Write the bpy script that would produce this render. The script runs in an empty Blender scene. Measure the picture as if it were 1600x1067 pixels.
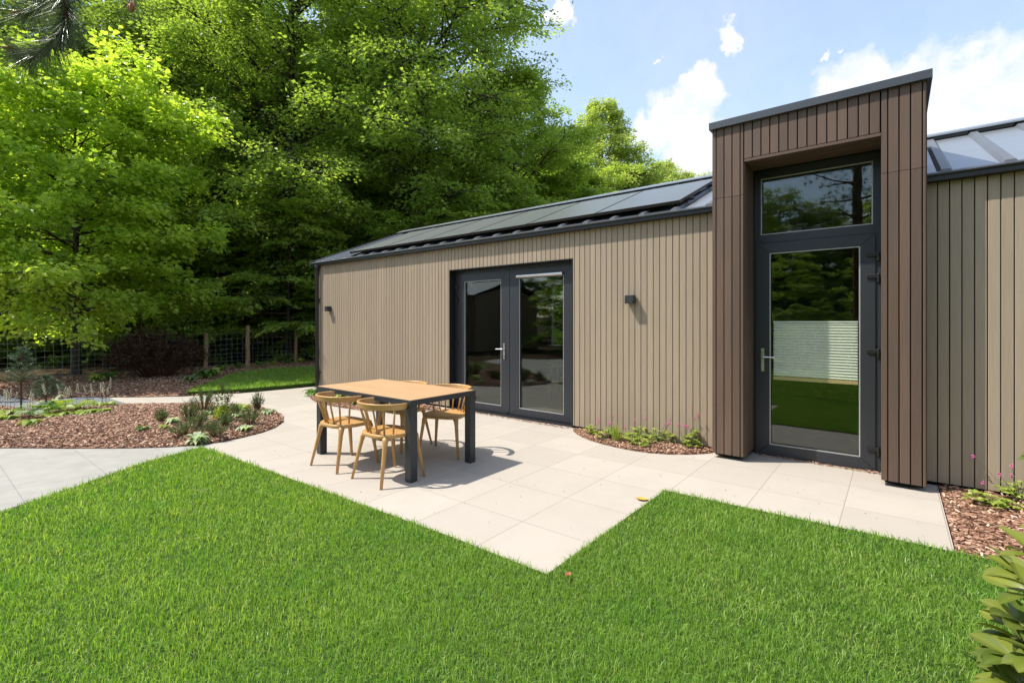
import bpy, math, random
import numpy as np
from mathutils import Vector, Matrix, noise as mnoise

# ------------------------------------------------------------------ camera
# world frame: +X runs along the facade to the right, +Y goes from the camera into the house, Z is up
YAW = math.radians(38.45)
CY, SY = math.cos(YAW), math.sin(YAW)
EYE = 1.46
scene = bpy.context.scene
cam_data = bpy.data.cameras.new("camera")
cam = bpy.data.objects.new("camera", cam_data)
scene.collection.objects.link(cam)
cam.location = (0, 0, EYE)
cam.rotation_euler = (math.pi / 2, 0, YAW)
cam_data.sensor_width = 36
cam_data.lens = 753 / 1600 * 36
cam_data.shift_y = -30.5 / 1600
cam_data.clip_start = 0.05
cam_data.clip_end = 3000
scene.camera = cam

# ------------------------------------------------------------------ light
EL = math.radians(56)
SH = Vector((0.81, 0.586)).normalized()          # heading in which shadows fall
sun_dir = Vector((SH.x * math.cos(EL), SH.y * math.cos(EL), -math.sin(EL)))
sd = bpy.data.lights.new("sun", 'SUN')
sd.energy = 3.35
sd.angle = math.radians(0.55)
sd.color = (1.0, 0.95, 0.87)
sun = bpy.data.objects.new("sun", sd)
scene.collection.objects.link(sun)
sun.rotation_euler = sun_dir.to_track_quat('-Z', 'Y').to_euler()
sun.location = (-10, -8, 20)

scene.view_settings.view_transform = 'Standard'
scene.view_settings.look = 'None'
scene.view_settings.exposure = 1.0
scene.view_settings.gamma = 1.0
scene.render.engine = 'CYCLES'
cy = scene.cycles
cy.max_bounces = 7
cy.diffuse_bounces = 3
cy.glossy_bounces = 4
cy.transmission_bounces = 5
cy.transparent_max_bounces = 10
cy.caustics_reflective = False
cy.caustics_refractive = False
cy.sample_clamp_indirect = 6.0
cy.use_denoising = True


def dir_px(px, py):
    """world direction that the photo shows at a pixel (sky things at infinity)"""
    X, Z = (px - 800) / 753, (503 - py) / 753
    return Vector((CY * X - SY, SY * X + CY, Z)).normalized()


def make_world():
    w = bpy.data.worlds.new("World")
    scene.world = w
    w.use_nodes = True
    nt = w.node_tree
    N, L = nt.nodes, nt.links
    N.clear()
    out = N.new('ShaderNodeOutputWorld')
    sky = N.new('ShaderNodeTexSky')
    sky.sky_type = 'NISHITA'
    sky.sun_disc = False
    sky.sun_elevation = EL
    sky.sun_rotation = math.atan2(-SH.x, -SH.y)
    sky.air_density = 1.1
    sky.dust_density = 0.9
    sky.ozone_density = 1.6
    bg = N.new('ShaderNodeBackground')
    bg.inputs['Strength'].default_value = 0.15
    L.new(sky.outputs[0], bg.inputs['Color'])
    tc = N.new('ShaderNodeTexCoord')
    # distortion of the direction, so that cloud edges billow
    ns = N.new('ShaderNodeTexNoise'); ns.inputs['Scale'].default_value = 9; ns.inputs['Detail'].default_value = 10
    ns.inputs['Roughness'].default_value = 0.62
    L.new(tc.outputs['Generated'], ns.inputs['Vector'])
    sub = N.new('ShaderNodeVectorMath'); sub.operation = 'SUBTRACT'
    L.new(ns.outputs['Color'], sub.inputs[0]); sub.inputs[1].default_value = (0.5, 0.5, 0.5)
    sc_ = N.new('ShaderNodeVectorMath'); sc_.operation = 'SCALE'; sc_.inputs['Scale'].default_value = 0.16
    L.new(sub.outputs[0], sc_.inputs[0])
    add = N.new('ShaderNodeVectorMath'); add.operation = 'ADD'
    L.new(tc.outputs['Generated'], add.inputs[0]); L.new(sc_.outputs[0], add.inputs[1])

    def math_(op, a, b=None, clamp=False):
        m = N.new('ShaderNodeMath'); m.operation = op; m.use_clamp = clamp
        for i, v in enumerate((a, b)):
            if v is None: continue
            if isinstance(v, (int, float)): m.inputs[i].default_value = v
            else: L.new(v, m.inputs[i])
        return m.outputs[0]
    blobs = [(1345, 150, 62), (1420, 140, 66), (1500, 170, 92), (1600, 160, 80), (1650, 230, 150), (1400, 210, 110), (1500, 250, 120),
             (1060, 185, 48), (1095, 150, 34), (1020, 205, 40), (1085, 250, 60), (1130, 245, 50),
             (1140, 72, 26), (1128, 95, 15), (1040, 98, 9), (1290, 100, 10),
             (878, 20, 26), (1760, 300, 200)]
    acc = None
    for px, py, r in blobs:
        d = dir_px(px, py)
        c2 = 1 + ((px - 800) / 753) ** 2 + ((503 - py) / 753) ** 2
        rr = r / 753 / math.sqrt(c2) / 1.12
        dn = N.new('ShaderNodeVectorMath'); dn.operation = 'DISTANCE'
        L.new(add.outputs[0], dn.inputs[0]); dn.inputs[1].default_value = d
        v = math_('DIVIDE', dn.outputs['Value'], rr)
        v = math_('SUBTRACT', 1.35, v)
        acc = v if acc is None else math_('MAXIMUM', acc, v)
    mask = math_('POWER', math_('MULTIPLY', acc, 1.9, clamp=True), 1.25)
    # scattered cumulus over the rest of the sky (behind the photographer)
    n2 = N.new('ShaderNodeTexNoise'); n2.inputs['Scale'].default_value = 3.1; n2.inputs['Detail'].default_value = 8
    n2.inputs['Roughness'].default_value = 0.58
    L.new(add.outputs[0], n2.inputs['Vector'])
    m2 = math_('MULTIPLY', math_('SUBTRACT', n2.outputs['Fac'], 0.5), 7.0, clamp=True)
    dt = N.new('ShaderNodeVectorMath'); dt.operation = 'DOT_PRODUCT'
    L.new(tc.outputs['Generated'], dt.inputs[0]); dt.inputs[1].default_value = (-SY, CY, 0)
    back = math_('MULTIPLY', math_('SUBTRACT', 0.1, dt.outputs['Value']), 3.0, clamp=True)
    m2 = math_('MULTIPLY', m2, back)
    m2b = math_('MULTIPLY', m2, 0.85)
    # fine breakup of density
    n3 = N.new('ShaderNodeTexNoise'); n3.inputs['Scale'].default_value = 22; n3.inputs['Detail'].default_value = 6
    L.new(add.outputs[0], n3.inputs['Vector'])
    brk = N.new('ShaderNodeMapRange'); brk.inputs['From Min'].default_value = 0.28; brk.inputs['From Max'].default_value = 0.6
    brk.inputs['To Min'].default_value = 0.72
    L.new(n3.outputs['Fac'], brk.inputs['Value'])
    mask = math_('MULTIPLY', mask, brk.outputs[0], clamp=True)
    # thin veil of high haze whitening the blue
    n4 = N.new('ShaderNodeTexNoise'); n4.inputs['Scale'].default_value = 2.2; n4.inputs['Detail'].default_value = 5
    L.new(tc.outputs['Generated'], n4.inputs['Vector'])
    veil = math_('MULTIPLY_ADD', n4.outputs['Fac'], 0.35)
    veil.node.inputs[2].default_value = 0.06
    tot = math_('MAXIMUM', math_('MAXIMUM', mask, m2b), veil)
    cl = N.new('ShaderNodeBackground')
    ramp = N.new('ShaderNodeMix'); ramp.data_type = 'RGBA'
    ramp.inputs['A'].default_value = (0.62, 0.69, 0.80, 1); ramp.inputs['B'].default_value = (1.0, 1.0, 1.0, 1)
    L.new(brk.outputs[0], ramp.inputs['Factor'])
    L.new(ramp.outputs['Result'], cl.inputs['Color'])
    cl.inputs['Strength'].default_value = 0.56
    mix = N.new('ShaderNodeMixShader')
    L.new(tot, mix.inputs[0]); L.new(bg.outputs[0], mix.inputs[1]); L.new(cl.outputs[0], mix.inputs[2])
    L.new(mix.outputs[0], out.inputs['Surface'])


make_world()

# ------------------------------------------------------------------ helpers
RNG = np.random.default_rng(7)
random.seed(7)


def G(px, py, z=0.0):
    """surveyed ground point: photo pixel -> metres on the plane at height z"""
    X, Zz = (px - 800) / 753, (503 - py) / 753
    t = (z - EYE) / Zz
    return ((CY * X - SY) * t, (SY * X + CY) * t)


def CW(X, Z):
    """from metres right / ahead of the camera stand to world"""
    return (CY * X - SY * Z, SY * X + CY * Z)


def at(px, Z):
    return CW((px - 800) / 753 * Z, Z)


def link(o):
    scene.collection.objects.link(o)
    return o


def empty(name, loc=(0, 0, 0), rz=0.0, label=None, cat=None, group=None, kind=None):
    o = bpy.data.objects.new(name, None)
    o.empty_display_size = 0.1
    o.location = loc
    o.rotation_euler = (0, 0, rz)
    link(o)
    tag(o, label, cat, group, kind)
    return o


def tag(o, label=None, cat=None, group=None, kind=None):
    if label: o['label'] = label
    if cat: o['category'] = cat
    if group: o['group'] = group
    if kind: o['kind'] = kind
    return o


def copy_tree(o, parent=None):
    c = o.copy(); link(c); c.parent = parent
    for ch in list(o.children):
        copy_tree(ch, c)
    return c


def np_mesh(name, verts, faces_flat, sizes, mat=None, parent=None, var=None, smooth=False):
    """fast mesh from numpy arrays"""
    me = bpy.data.meshes.new(name)
    verts = np.ascontiguousarray(verts, dtype=np.float32)
    me.vertices.add(len(verts)); me.vertices.foreach_set('co', verts.ravel())
    ff = np.ascontiguousarray(faces_flat, dtype=np.int32).ravel()
    sizes = np.ascontiguousarray(sizes, dtype=np.int32)
    me.loops.add(len(ff)); me.loops.foreach_set('vertex_index', ff)
    me.polygons.add(len(sizes))
    starts = np.zeros(len(sizes), dtype=np.int32); starts[1:] = np.cumsum(sizes)[:-1]
    me.polygons.foreach_set('loop_start', starts)
    me.polygons.foreach_set('use_smooth', np.full(len(sizes), smooth))
    if var is not None:
        a = me.attributes.new('var', 'FLOAT', 'POINT')
        a.data.foreach_set('value', np.ascontiguousarray(var, dtype=np.float32))
    me.update(calc_edges=True)
    o = bpy.data.objects.new(name, me)
    link(o)
    if mat: me.materials.append(mat)
    if parent: o.parent = parent
    return o


class MB:
    """collects shapes for ONE mesh object"""
    def __init__(self):
        self.v, self.f = [], []

    def add(self, vs, fs):
        b = len(self.v)
        self.v += [tuple(p) for p in vs]
        self.f += [tuple(i + b for i in f) for f in fs]

    def box(self, x0, x1, y0, y1, z0, z1):
        self.add([(x0, y0, z0), (x1, y0, z0), (x1, y1, z0), (x0, y1, z0), (x0, y0, z1), (x1, y0, z1), (x1, y1, z1), (x0, y1, z1)],
                 [(3, 2, 1, 0), (4, 5, 6, 7), (0, 1, 5, 4), (1, 2, 6, 5), (2, 3, 7, 6), (3, 0, 4, 7)])
        return self

    def prism(self, poly, z0, z1):
        n = len(poly)
        vs = [(x, y, z0) for x, y in poly] + [(x, y, z1) for x, y in poly]
        fs = [tuple(range(n))[::-1], tuple(range(n, 2 * n))] + [(i, (i + 1) % n, n + (i + 1) % n, n + i) for i in range(n)]
        self.add(vs, fs)
        return self

    def extrude(self, prof, axis, a0, a1):
        """closed 2-D profile in the plane normal to axis, extruded from a0 to a1"""
        n = len(prof)
        def p(q, a):
            return (a, q[0], q[1]) if axis == 'x' else ((q[0], a, q[1]) if axis == 'y' else (q[0], q[1], a))
        vs = [p(q, a0) for q in prof] + [p(q, a1) for q in prof]
        fs = [tuple(range(n))[::-1], tuple(range(n, 2 * n))] + [(i, (i + 1) % n, n + (i + 1) % n, n + i) for i in range(n)]
        self.add(vs, fs)
        return self

    def tube(self, pts, rads, seg=8, caps=True, squash=(1, 1)):
        pts = [Vector(p) for p in pts]
        if isinstance(rads, (int, float)): rads = [rads] * len(pts)
        b = len(self.v)
        t = (pts[1] - pts[0]).normalized()
        ref = Vector((0, 0, 1)) if abs(t.z) < 0.9 else Vector((1, 0, 0))
        a = t.cross(ref).normalized()
        for i, p in enumerate(pts):
            if 0 < i < len(pts) - 1: t = (pts[i + 1] - pts[i - 1]).normalized()
            elif i: t = (pts[i] - pts[i - 1]).normalized()
            a = (a - t * a.dot(t)).normalized()
            c = t.cross(a)
            for k in range(seg):
                an = 2 * math.pi * k / seg
                self.v.append(tuple(p + (a * math.cos(an) * squash[0] + c * math.sin(an) * squash[1]) * rads[i]))
        for i in range(len(pts) - 1):
            for k in range(seg):
                k2 = (k + 1) % seg
                self.f.append((b + i * seg + k, b + i * seg + k2, b + (i + 1) * seg + k2, b + (i + 1) * seg + k))
        if caps:
            self.f.append(tuple(b + k for k in range(seg))[::-1])
            e = b + (len(pts) - 1) * seg
            self.f.append(tuple(e + k for k in range(seg)))
        return self

    def build(self, name, mat, parent=None, bevel=0.0, smooth=False, segs=2):
        me = bpy.data.meshes.new(name)
        me.from_pydata(self.v, [], self.f)
        if smooth:
            for p in me.polygons: p.use_smooth = True
        me.update()
        o = bpy.data.objects.new(name, me)
        link(o)
        me.materials.append(mat)
        if parent: o.parent = parent
        if bevel:
            m = o.modifiers.new('bevel', 'BEVEL'); m.width = bevel; m.segments = segs; m.limit_method = 'ANGLE'
            m.angle_limit = math.radians(40)
        return o


# ------------------------------------------------------------------ materials
def new_mat(name):
    m = bpy.data.materials.new(name)
    m.use_nodes = True
    nt = m.node_tree
    b = nt.nodes['Principled BSDF']
    return m, nt.nodes, nt.links, b


def noise_node(N, L, vec, scale, detail=4, rough=0.55, stretch=None):
    n = N.new('ShaderNodeTexNoise')
    n.inputs['Scale'].default_value = scale; n.inputs['Detail'].default_value = detail; n.inputs['Roughness'].default_value = rough
    if stretch:
        mp = N.new('ShaderNodeMapping'); mp.inputs['Scale'].default_value = stretch
        L.new(vec, mp.inputs['Vector']); vec = mp.outputs[0]
    L.new(vec, n.inputs['Vector'])
    return n


def ramp_node(N, L, fac, stops):
    r = N.new('ShaderNodeValToRGB')
    el = r.color_ramp.elements
    while len(el) < len(stops): el.new(0.5)
    for e, (p, c) in zip(el, stops):
        e.position = p; e.color = (*c, 1)
    if fac is not None: L.new(fac, r.inputs['Fac'])
    return r


def mix_rgb(N, L, fac, a, b, mode='MIX'):
    m = N.new('ShaderNodeMix'); m.data_type = 'RGBA'; m.blend_type = mode
    for key, v in (('Factor', fac), ('A', a), ('B', b)):
        if isinstance(v, (int, float)): m.inputs[key].default_value = v
        elif isinstance(v, tuple): m.inputs[key].default_value = (*v, 1)
        else: L.new(v, m.inputs[key])
    return m.outputs['Result']


def bump(N, L, b, height, strength, dist=0.01):
    bp = N.new('ShaderNodeBump'); bp.inputs['Strength'].default_value = strength; bp.inputs['Distance'].default_value = dist
    L.new(height, bp.inputs['Height']); L.new(bp.outputs[0], b.inputs['Normal'])


def mul(c, k): return tuple(x * k for x in c)


def mat_clad(name, col, rough=0.62, vary=0.16, weather=None):
    m, N, L, b = new_mat(name)
    tc = N.new('ShaderNodeTexCoord'); g = N.new('ShaderNodeNewGeometry')
    grain = noise_node(N, L, tc.outputs['Object'], 1.0, 8, 0.65, (240, 240, 3.0))
    blot = noise_node(N, L, tc.outputs['Object'], 1.0, 4, 0.6, (9, 9, 0.9))
    island = ramp_node(N, L, g.outputs['Random Per Island'], [(0, mul(col, 1 - vary)), (0.5, col), (1, mul(col, 1 + vary))])
    c1 = mix_rgb(N, L, 0.55, island.outputs[0], ramp_node(N, L, grain.outputs['Fac'], [(0.3, mul(col, 0.72)), (0.7, mul(col, 1.25))]).outputs[0])
    c2 = mix_rgb(N, L, ramp_node(N, L, blot.outputs['Fac'], [(0.42, (0, 0, 0)), (0.75, (0.55, 0.55, 0.55))]).outputs[0], c1, weather or mul(col, 0.78))
    L.new(c2, b.inputs['Base Color'])
    b.inputs['Roughness'].default_value = rough
    b.inputs['Specular IOR Level'].default_value = 0.3
    bump(N, L, b, grain.outputs['Fac'], 0.35, 0.0015)
    return m


def mat_plain(name, col, rough=0.5, metal=0.0, nscale=60, namt=0.12, bumpv=0.1, spec=0.5, coat=0.0):
    m, N, L, b = new_mat(name)
    tc = N.new('ShaderNodeTexCoord')
    n = noise_node(N, L, tc.outputs['Object'], nscale, 4)
    n2 = noise_node(N, L, tc.outputs['Object'], nscale * 0.06, 3)
    r = ramp_node(N, L, n.outputs['Fac'], [(0.3, mul(col, 1 - namt)), (0.7, mul(col, 1 + namt))])
    c = mix_rgb(N, L, n2.outputs['Fac'], r.outputs[0], mul(col, 1 - namt), 'MIX')
    L.new(c, b.inputs['Base Color'])
    rr = N.new('ShaderNodeMapRange'); rr.inputs['To Min'].default_value = max(0.03, rough - 0.08); rr.inputs['To Max'].default_value = rough + 0.1
    L.new(n2.outputs['Fac'], rr.inputs['Value']); L.new(rr.outputs[0], b.inputs['Roughness'])
    b.inputs['Metallic'].default_value = metal
    b.inputs['Specular IOR Level'].default_value = spec
    b.inputs['Coat Weight'].default_value = coat
    if bumpv: bump(N, L, b, n.outputs['Fac'], bumpv, 0.002)
    return m


def mat_leaf(name, dark, light, trans=0.4, rough=0.45, tcol=None, big=0.5, spec=0.35):
    """leaf: per-leaf colour from attribute 'var', slow drift through the crown, light passing through"""
    m, N, L, b = new_mat(name)
    at_ = N.new('ShaderNodeAttribute'); at_.attribute_name = 'var'
    tc = N.new('ShaderNodeTexCoord')
    n = noise_node(N, L, tc.outputs['Object'], big, 3)
    a = N.new('ShaderNodeMath'); a.operation = 'ADD'
    s = N.new('ShaderNodeMath'); s.operation = 'MULTIPLY'; s.inputs[1].default_value = 0.7
    L.new(at_.outputs['Fac'], s.inputs[0])
    s2 = N.new('ShaderNodeMath'); s2.operation = 'MULTIPLY_ADD'; s2.inputs[1].default_value = 0.9; s2.inputs[2].default_value = -0.28
    L.new(n.outputs['Fac'], s2.inputs[0])
    L.new(s.outputs[0], a.inputs[0]); L.new(s2.outputs[0], a.inputs[1])
    r = ramp_node(N, L, a.outputs[0], [(0.05, dark), (0.9, light)])
    L.new(r.outputs[0], b.inputs['Base Color'])
    b.inputs['Roughness'].default_value = rough
    b.inputs['Specular IOR Level'].default_value = spec
    tr = N.new('ShaderNodeBsdfTranslucent')
    tm = mix_rgb(N, L, 1.0, r.outputs[0], tcol or (1.45, 1.45, 0.6), 'MULTIPLY')
    L.new(tm, tr.inputs['Color'])
    mx = N.new('ShaderNodeMixShader'); mx.inputs[0].default_value = trans
    L.new(b.outputs[0], mx.inputs[1]); L.new(tr.outputs[0], mx.inputs[2])
    L.new(mx.outputs[0], N['Material Output'].inputs['Surface'])
    return m


def mat_bark(name, c1, c2, scale=14):
    m, N, L, b = new_mat(name)
    tc = N.new('ShaderNodeTexCoord')
    n = noise_node(N, L, tc.outputs['Object'], scale, 8, 0.7, (1, 1, 0.25))
    r = ramp_node(N, L, n.outputs['Fac'], [(0.3, c1), (0.7, c2)])
    L.new(r.outputs[0], b.inputs['Base Color']); b.inputs['Roughness'].default_value = 0.9
    b.inputs['Specular IOR Level'].default_value = 0.15
    bump(N, L, b, n.outputs['Fac'], 0.8, 0.03)
    return m


M = {}
M['beige'] = mat_clad('beige_composite', (0.325, 0.256, 0.180), 0.6, 0.15, (0.265, 0.214, 0.156))
M['brown'] = mat_clad('brown_composite', (0.118, 0.075, 0.052), 0.55, 0.30, (0.070, 0.054, 0.046))
M['void'] = mat_plain('black_membrane', (0.006, 0.006, 0.006), 0.9, bumpv=0, spec=0.1)
M['anth'] = mat_plain('anthracite_foil', (0.026, 0.028, 0.034), 0.42, nscale=300, namt=0.15, bumpv=0.15)
M['anth_metal'] = mat_plain('anthracite_metal', (0.042, 0.046, 0.052), 0.38, 0.35, nscale=120, bumpv=0.04)
M['coping'] = mat_plain('coping_metal', (0.07, 0.076, 0.085), 0.4, 0.4, nscale=60, bumpv=0.03)
M['black'] = mat_plain('black_plastic', (0.012, 0.012, 0.013), 0.4, nscale=80, bumpv=0.03)
M['steel'] = mat_plain('brushed_steel', (0.62, 0.62, 0.60), 0.28, 0.9, nscale=200, namt=0.06, bumpv=0.05)
M['seal'] = mat_plain('pale_spacer', (0.42, 0.42, 0.40), 0.4, 0.3, bumpv=0)
M['roof'] = mat_plain('roof_sheet', (0.30, 0.32, 0.33), 0.3, 0.5, nscale=25, namt=0.08, bumpv=0.02)
M['roofdark'] = mat_plain('roof_sheet_rib', (0.16, 0.17, 0.18), 0.4, 0.4, nscale=25, bumpv=0.02)
M['teak'] = mat_clad('teak_slat', (0.47, 0.285, 0.145), 0.5, 0.10, (0.42, 0.25, 0.125))
M['chair'] = mat_plain('oak_chair', (0.50, 0.275, 0.095), 0.42, nscale=30, namt=0.08, bumpv=0.03)
M['post'] = mat_bark('weathered_post', (0.20, 0.12, 0.07), (0.50, 0.34, 0.21), 10)
M['wire'] = mat_plain('galvanised_wire', (0.50, 0.54, 0.52), 0.5, 0.5, bumpv=0)
M['bark'] = mat_bark('beech_bark', (0.035, 0.030, 0.024), (0.11, 0.10, 0.08))
M['bark_pine'] = mat_bark('pine_bark', (0.05, 0.028, 0.018), (0.17, 0.09, 0.05))
M['twig'] = mat_bark('twig_bark', (0.06, 0.035, 0.02), (0.16, 0.09, 0.05), 40)
M['blind'] = mat_plain('blind_fabric', (0.86, 0.85, 0.76), 0.8, nscale=200, namt=0.04, bumpv=0.05)
M['rail_mulch_tint'] = mat_plain('blind_rail', (0.55, 0.38, 0.20), 0.6, bumpv=0)  # brown paints in the mulch reflected across the foot of the blind
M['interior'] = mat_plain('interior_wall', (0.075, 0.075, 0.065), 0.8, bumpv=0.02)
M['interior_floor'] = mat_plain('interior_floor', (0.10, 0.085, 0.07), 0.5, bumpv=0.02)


def mat_glass():
    m, N, L, b = new_mat('double_glazing')
    tr = N.new('ShaderNodeBsdfTransparent'); tr.inputs['Color'].default_value = (0.94, 0.965, 0.94, 1)
    gl = N.new('ShaderNodeBsdfGlossy'); gl.inputs['Roughness'].default_value = 0.0; gl.inputs['Color'].default_value = (0.9, 0.95, 0.93, 1)
    # Schlick reflectance that is the same from both faces of the pane
    lw = N.new('ShaderNodeLayerWeight'); lw.inputs['Blend'].default_value = 0.5
    pw = N.new('ShaderNodeMath'); pw.operation = 'POWER'; pw.inputs[1].default_value = 5
    L.new(lw.outputs['Facing'], pw.inputs[0])
    k = N.new('ShaderNodeMath'); k.operation = 'MULTIPLY_ADD'; k.inputs[1].default_value = 0.92; k.inputs[2].default_value = 0.056; k.use_clamp = True
    L.new(pw.outputs[0], k.inputs[0])
    # float glass is never perfectly flat
    tcg = N.new('ShaderNodeTexCoord'); wv = noise_node(N, L, tcg.outputs['Object'], 1.6, 2)
    bpg = N.new('ShaderNodeBump'); bpg.inputs['Strength'].default_value = 0.05; bpg.inputs['Distance'].default_value = 0.02
    L.new(wv.outputs['Fac'], bpg.inputs['Height']); L.new(bpg.outputs[0], gl.inputs['Normal'])
    mx = N.new('ShaderNodeMixShader')
    L.new(k.outputs[0], mx.inputs[0]); L.new(tr.outputs[0], mx.inputs[1]); L.new(gl.outputs[0], mx.inputs[2])
    L.new(mx.outputs[0], N['Material Output'].inputs['Surface'])
    return m


M['glass'] = mat_glass()


def mat_panel():
    m, N, L, b = new_mat('solar_cells')
    tc = N.new('ShaderNodeTexCoord')
    br = N.new('ShaderNodeTexBrick'); br.offset = 0
    br.inputs['Color1'].default_value = (0.058, 0.064, 0.052, 1); br.inputs['Color2'].default_value = (0.062, 0.069, 0.056, 1)  # olive cell colour paints in the trees reflected by the panel glass
    br.inputs['Mortar'].default_value = (0.045, 0.050, 0.042, 1)
    br.inputs['Scale'].default_value = 1; br.inputs['Mortar Size'].default_value = 0.003
    br.inputs['Brick Width'].default_value = 0.182; br.inputs['Row Height'].default_value = 0.182
    L.new(tc.outputs['Object'], br.inputs['Vector'])
    L.new(br.outputs['Color'], b.inputs['Base Color'])
    b.inputs['Roughness'].default_value = 0.16
    b.inputs['Specular IOR Level'].default_value = 1.0; b.inputs['IOR'].default_value = 1.9; b.inputs['Sheen Weight'].default_value = 0.35; b.inputs['Sheen Roughness'].default_value = 0.35
    n = noise_node(N, L, tc.outputs['Object'], 3, 3)
    rr = N.new('ShaderNodeMapRange'); rr.inputs['To Min'].default_value = 0.26; rr.inputs['To Max'].default_value = 0.38
    L.new(n.outputs['Fac'], rr.inputs['Value']); L.new(rr.outputs[0], b.inputs['Roughness'])
    return m


M['cells'] = mat_panel()

SLAB_U, SLAB_N, SLAB = -0.315, 2.205, 0.6065


def mat_paving():
    m, N, L, b = new_mat('ceramic_paving')
    tc = N.new('ShaderNodeTexCoord')
    mp = N.new('ShaderNodeMapping'); mp.inputs['Location'].default_value = (-SLAB_U + SLAB * 60, -SLAB_N + SLAB * 60, 0)
    L.new(tc.outputs['Object'], mp.inputs['Vector'])
    # per-slab random value: floor of the grid -> white noise
    dv = N.new('ShaderNodeVectorMath'); dv.operation = 'SCALE'; dv.inputs['Scale'].default_value = 1 / SLAB
    L.new(mp.outputs[0], dv.inputs[0])
    fl = N.new('ShaderNodeVectorMath'); fl.operation = 'FLOOR'; L.new(dv.outputs[0], fl.inputs[0])
    fz = N.new('ShaderNodeVectorMath'); fz.operation = 'MULTIPLY'; fz.inputs[1].default_value = (1, 1, 0); L.new(fl.outputs[0], fz.inputs[0])
    wn = N.new('ShaderNodeTexWhiteNoise'); wn.noise_dimensions = '3D'; L.new(fz.outputs[0], wn.inputs['Vector'])
    fr = N.new('ShaderNodeVectorMath'); fr.operation = 'FRACTION'; L.new(dv.outputs[0], fr.inputs[0])
    sp = N.new('ShaderNodeSeparateXYZ'); L.new(fr.outputs[0], sp.inputs[0])
    def edge(o):
        p = N.new('ShaderNodeMath'); p.operation = 'PINGPONG'; p.inputs[1].default_value = 0.5; L.new(o, p.inputs[0]); return p.outputs[0]
    mn = N.new('ShaderNodeMath'); mn.operation = 'MINIMUM'; L.new(edge(sp.outputs['X']), mn.inputs[0]); L.new(edge(sp.outputs['Y']), mn.inputs[1])
    jt = N.new('ShaderNodeMapRange'); jt.inputs['From Min'].default_value = 0.0028; jt.inputs['From Max'].default_value = 0.0052
    L.new(mn.outputs[0], jt.inputs['Value'])
    base = (0.425, 0.378, 0.318)
    n1 = noise_node(N, L, tc.outputs['Object'], 3.0, 6, 0.6)
    n2 = noise_node(N, L, tc.outputs['Object'], 60, 6, 0.7, (1, 2.2, 1))
    n3 = noise_node(N, L, tc.outputs['Object'], 0.9, 4, 0.55)
    c = ramp_node(N, L, wn.outputs['Value'], [(0, mul(base, 0.95)), (1, mul(base, 1.05))]).outputs[0]
    c = mix_rgb(N, L, ramp_node(N, L, n1.outputs['Fac'], [(0.45, (0, 0, 0)), (0.8, (0.5, 0.5, 0.5))]).outputs[0], c, mul(base, 0.86))
    c = mix_rgb(N, L, ramp_node(N, L, n2.outputs['Fac'], [(0.52, (0, 0, 0)), (0.8, (0.45, 0.45, 0.45))]).outputs[0], c, (0.335, 0.295, 0.25))
    c = mix_rgb(N, L, ramp_node(N, L, n3.outputs['Fac'], [(0.5, (0, 0, 0)), (0.75, (0.35, 0.35, 0.35))]).outputs[0], c, (0.36, 0.325, 0.28))
    # small rust and soil spots
    vo = N.new('ShaderNodeTexVoronoi'); vo.inputs['Scale'].default_value = 3.3; L.new(tc.outputs['Object'], vo.inputs['Vector'])
    sx = N.new('ShaderNodeMapRange'); sx.inputs['From Min'].default_value = 0.012; sx.inputs['From Max'].default_value = 0.035
    sx.inputs['To Min'].default_value = 0.5; sx.inputs['To Max'].default_value = 0.0
    L.new(vo.outputs['Distance'], sx.inputs['Value'])
    c = mix_rgb(N, L, sx.outputs[0], c, (0.26, 0.17, 0.09))
    c = mix_rgb(N, L, jt.outputs[0], (0.27, 0.235, 0.195), c)
    L.new(c, b.inputs['Base Color'])
    b.inputs['Roughness'].default_value = 0.62
    b.inputs['Specular IOR Level'].default_value = 0.3
    ad = N.new('ShaderNodeMath'); ad.operation = 'MULTIPLY_ADD'; ad.inputs[1].default_value = 0.12
    L.new(n2.outputs['Fac'], ad.inputs[0]); L.new(jt.outputs[0], ad.inputs[2])
    bump(N, L, b, ad.outputs[0], 0.5, 0.003)
    return m


M['paving'] = mat_paving()


def mat_mulch(name='bark_mulch'):
    m, N, L, b = new_mat(name)
    tc = N.new('ShaderNodeTexCoord')
    v = N.new('ShaderNodeTexVoronoi'); v.inputs['Scale'].default_value = 42
    nn = noise_node(N, L, tc.outputs['Object'], 25, 3)
    mxv = mix_rgb(N, L, 0.06, tc.outputs['Object'], nn.outputs['Color'])
    L.new(mxv, v.inputs['Vector'])
    sp = N.new('ShaderNodeSeparateColor'); L.new(v.outputs['Color'], sp.inputs[0])
    r = ramp_node(N, L, sp.outputs[0], [(0.0, (0.06, 0.027, 0.016)), (0.35, (0.19, 0.085, 0.05)), (0.7, (0.36, 0.19, 0.12)), (1.0, (0.55, 0.36, 0.24))])
    L.new(r.outputs[0], b.inputs['Base Color']); b.inputs['Roughness'].default_value = 0.85
    b.inputs['Specular IOR Level'].default_value = 0.2
    inv = N.new('ShaderNodeMath'); inv.operation = 'SUBTRACT'; inv.inputs[0].default_value = 1; L.new(v.outputs['Distance'], inv.inputs[1])
    bump(N, L, b, inv.outputs[0], 0.9, 0.03)
    return m


M['mulch'] = mat_mulch()


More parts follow.
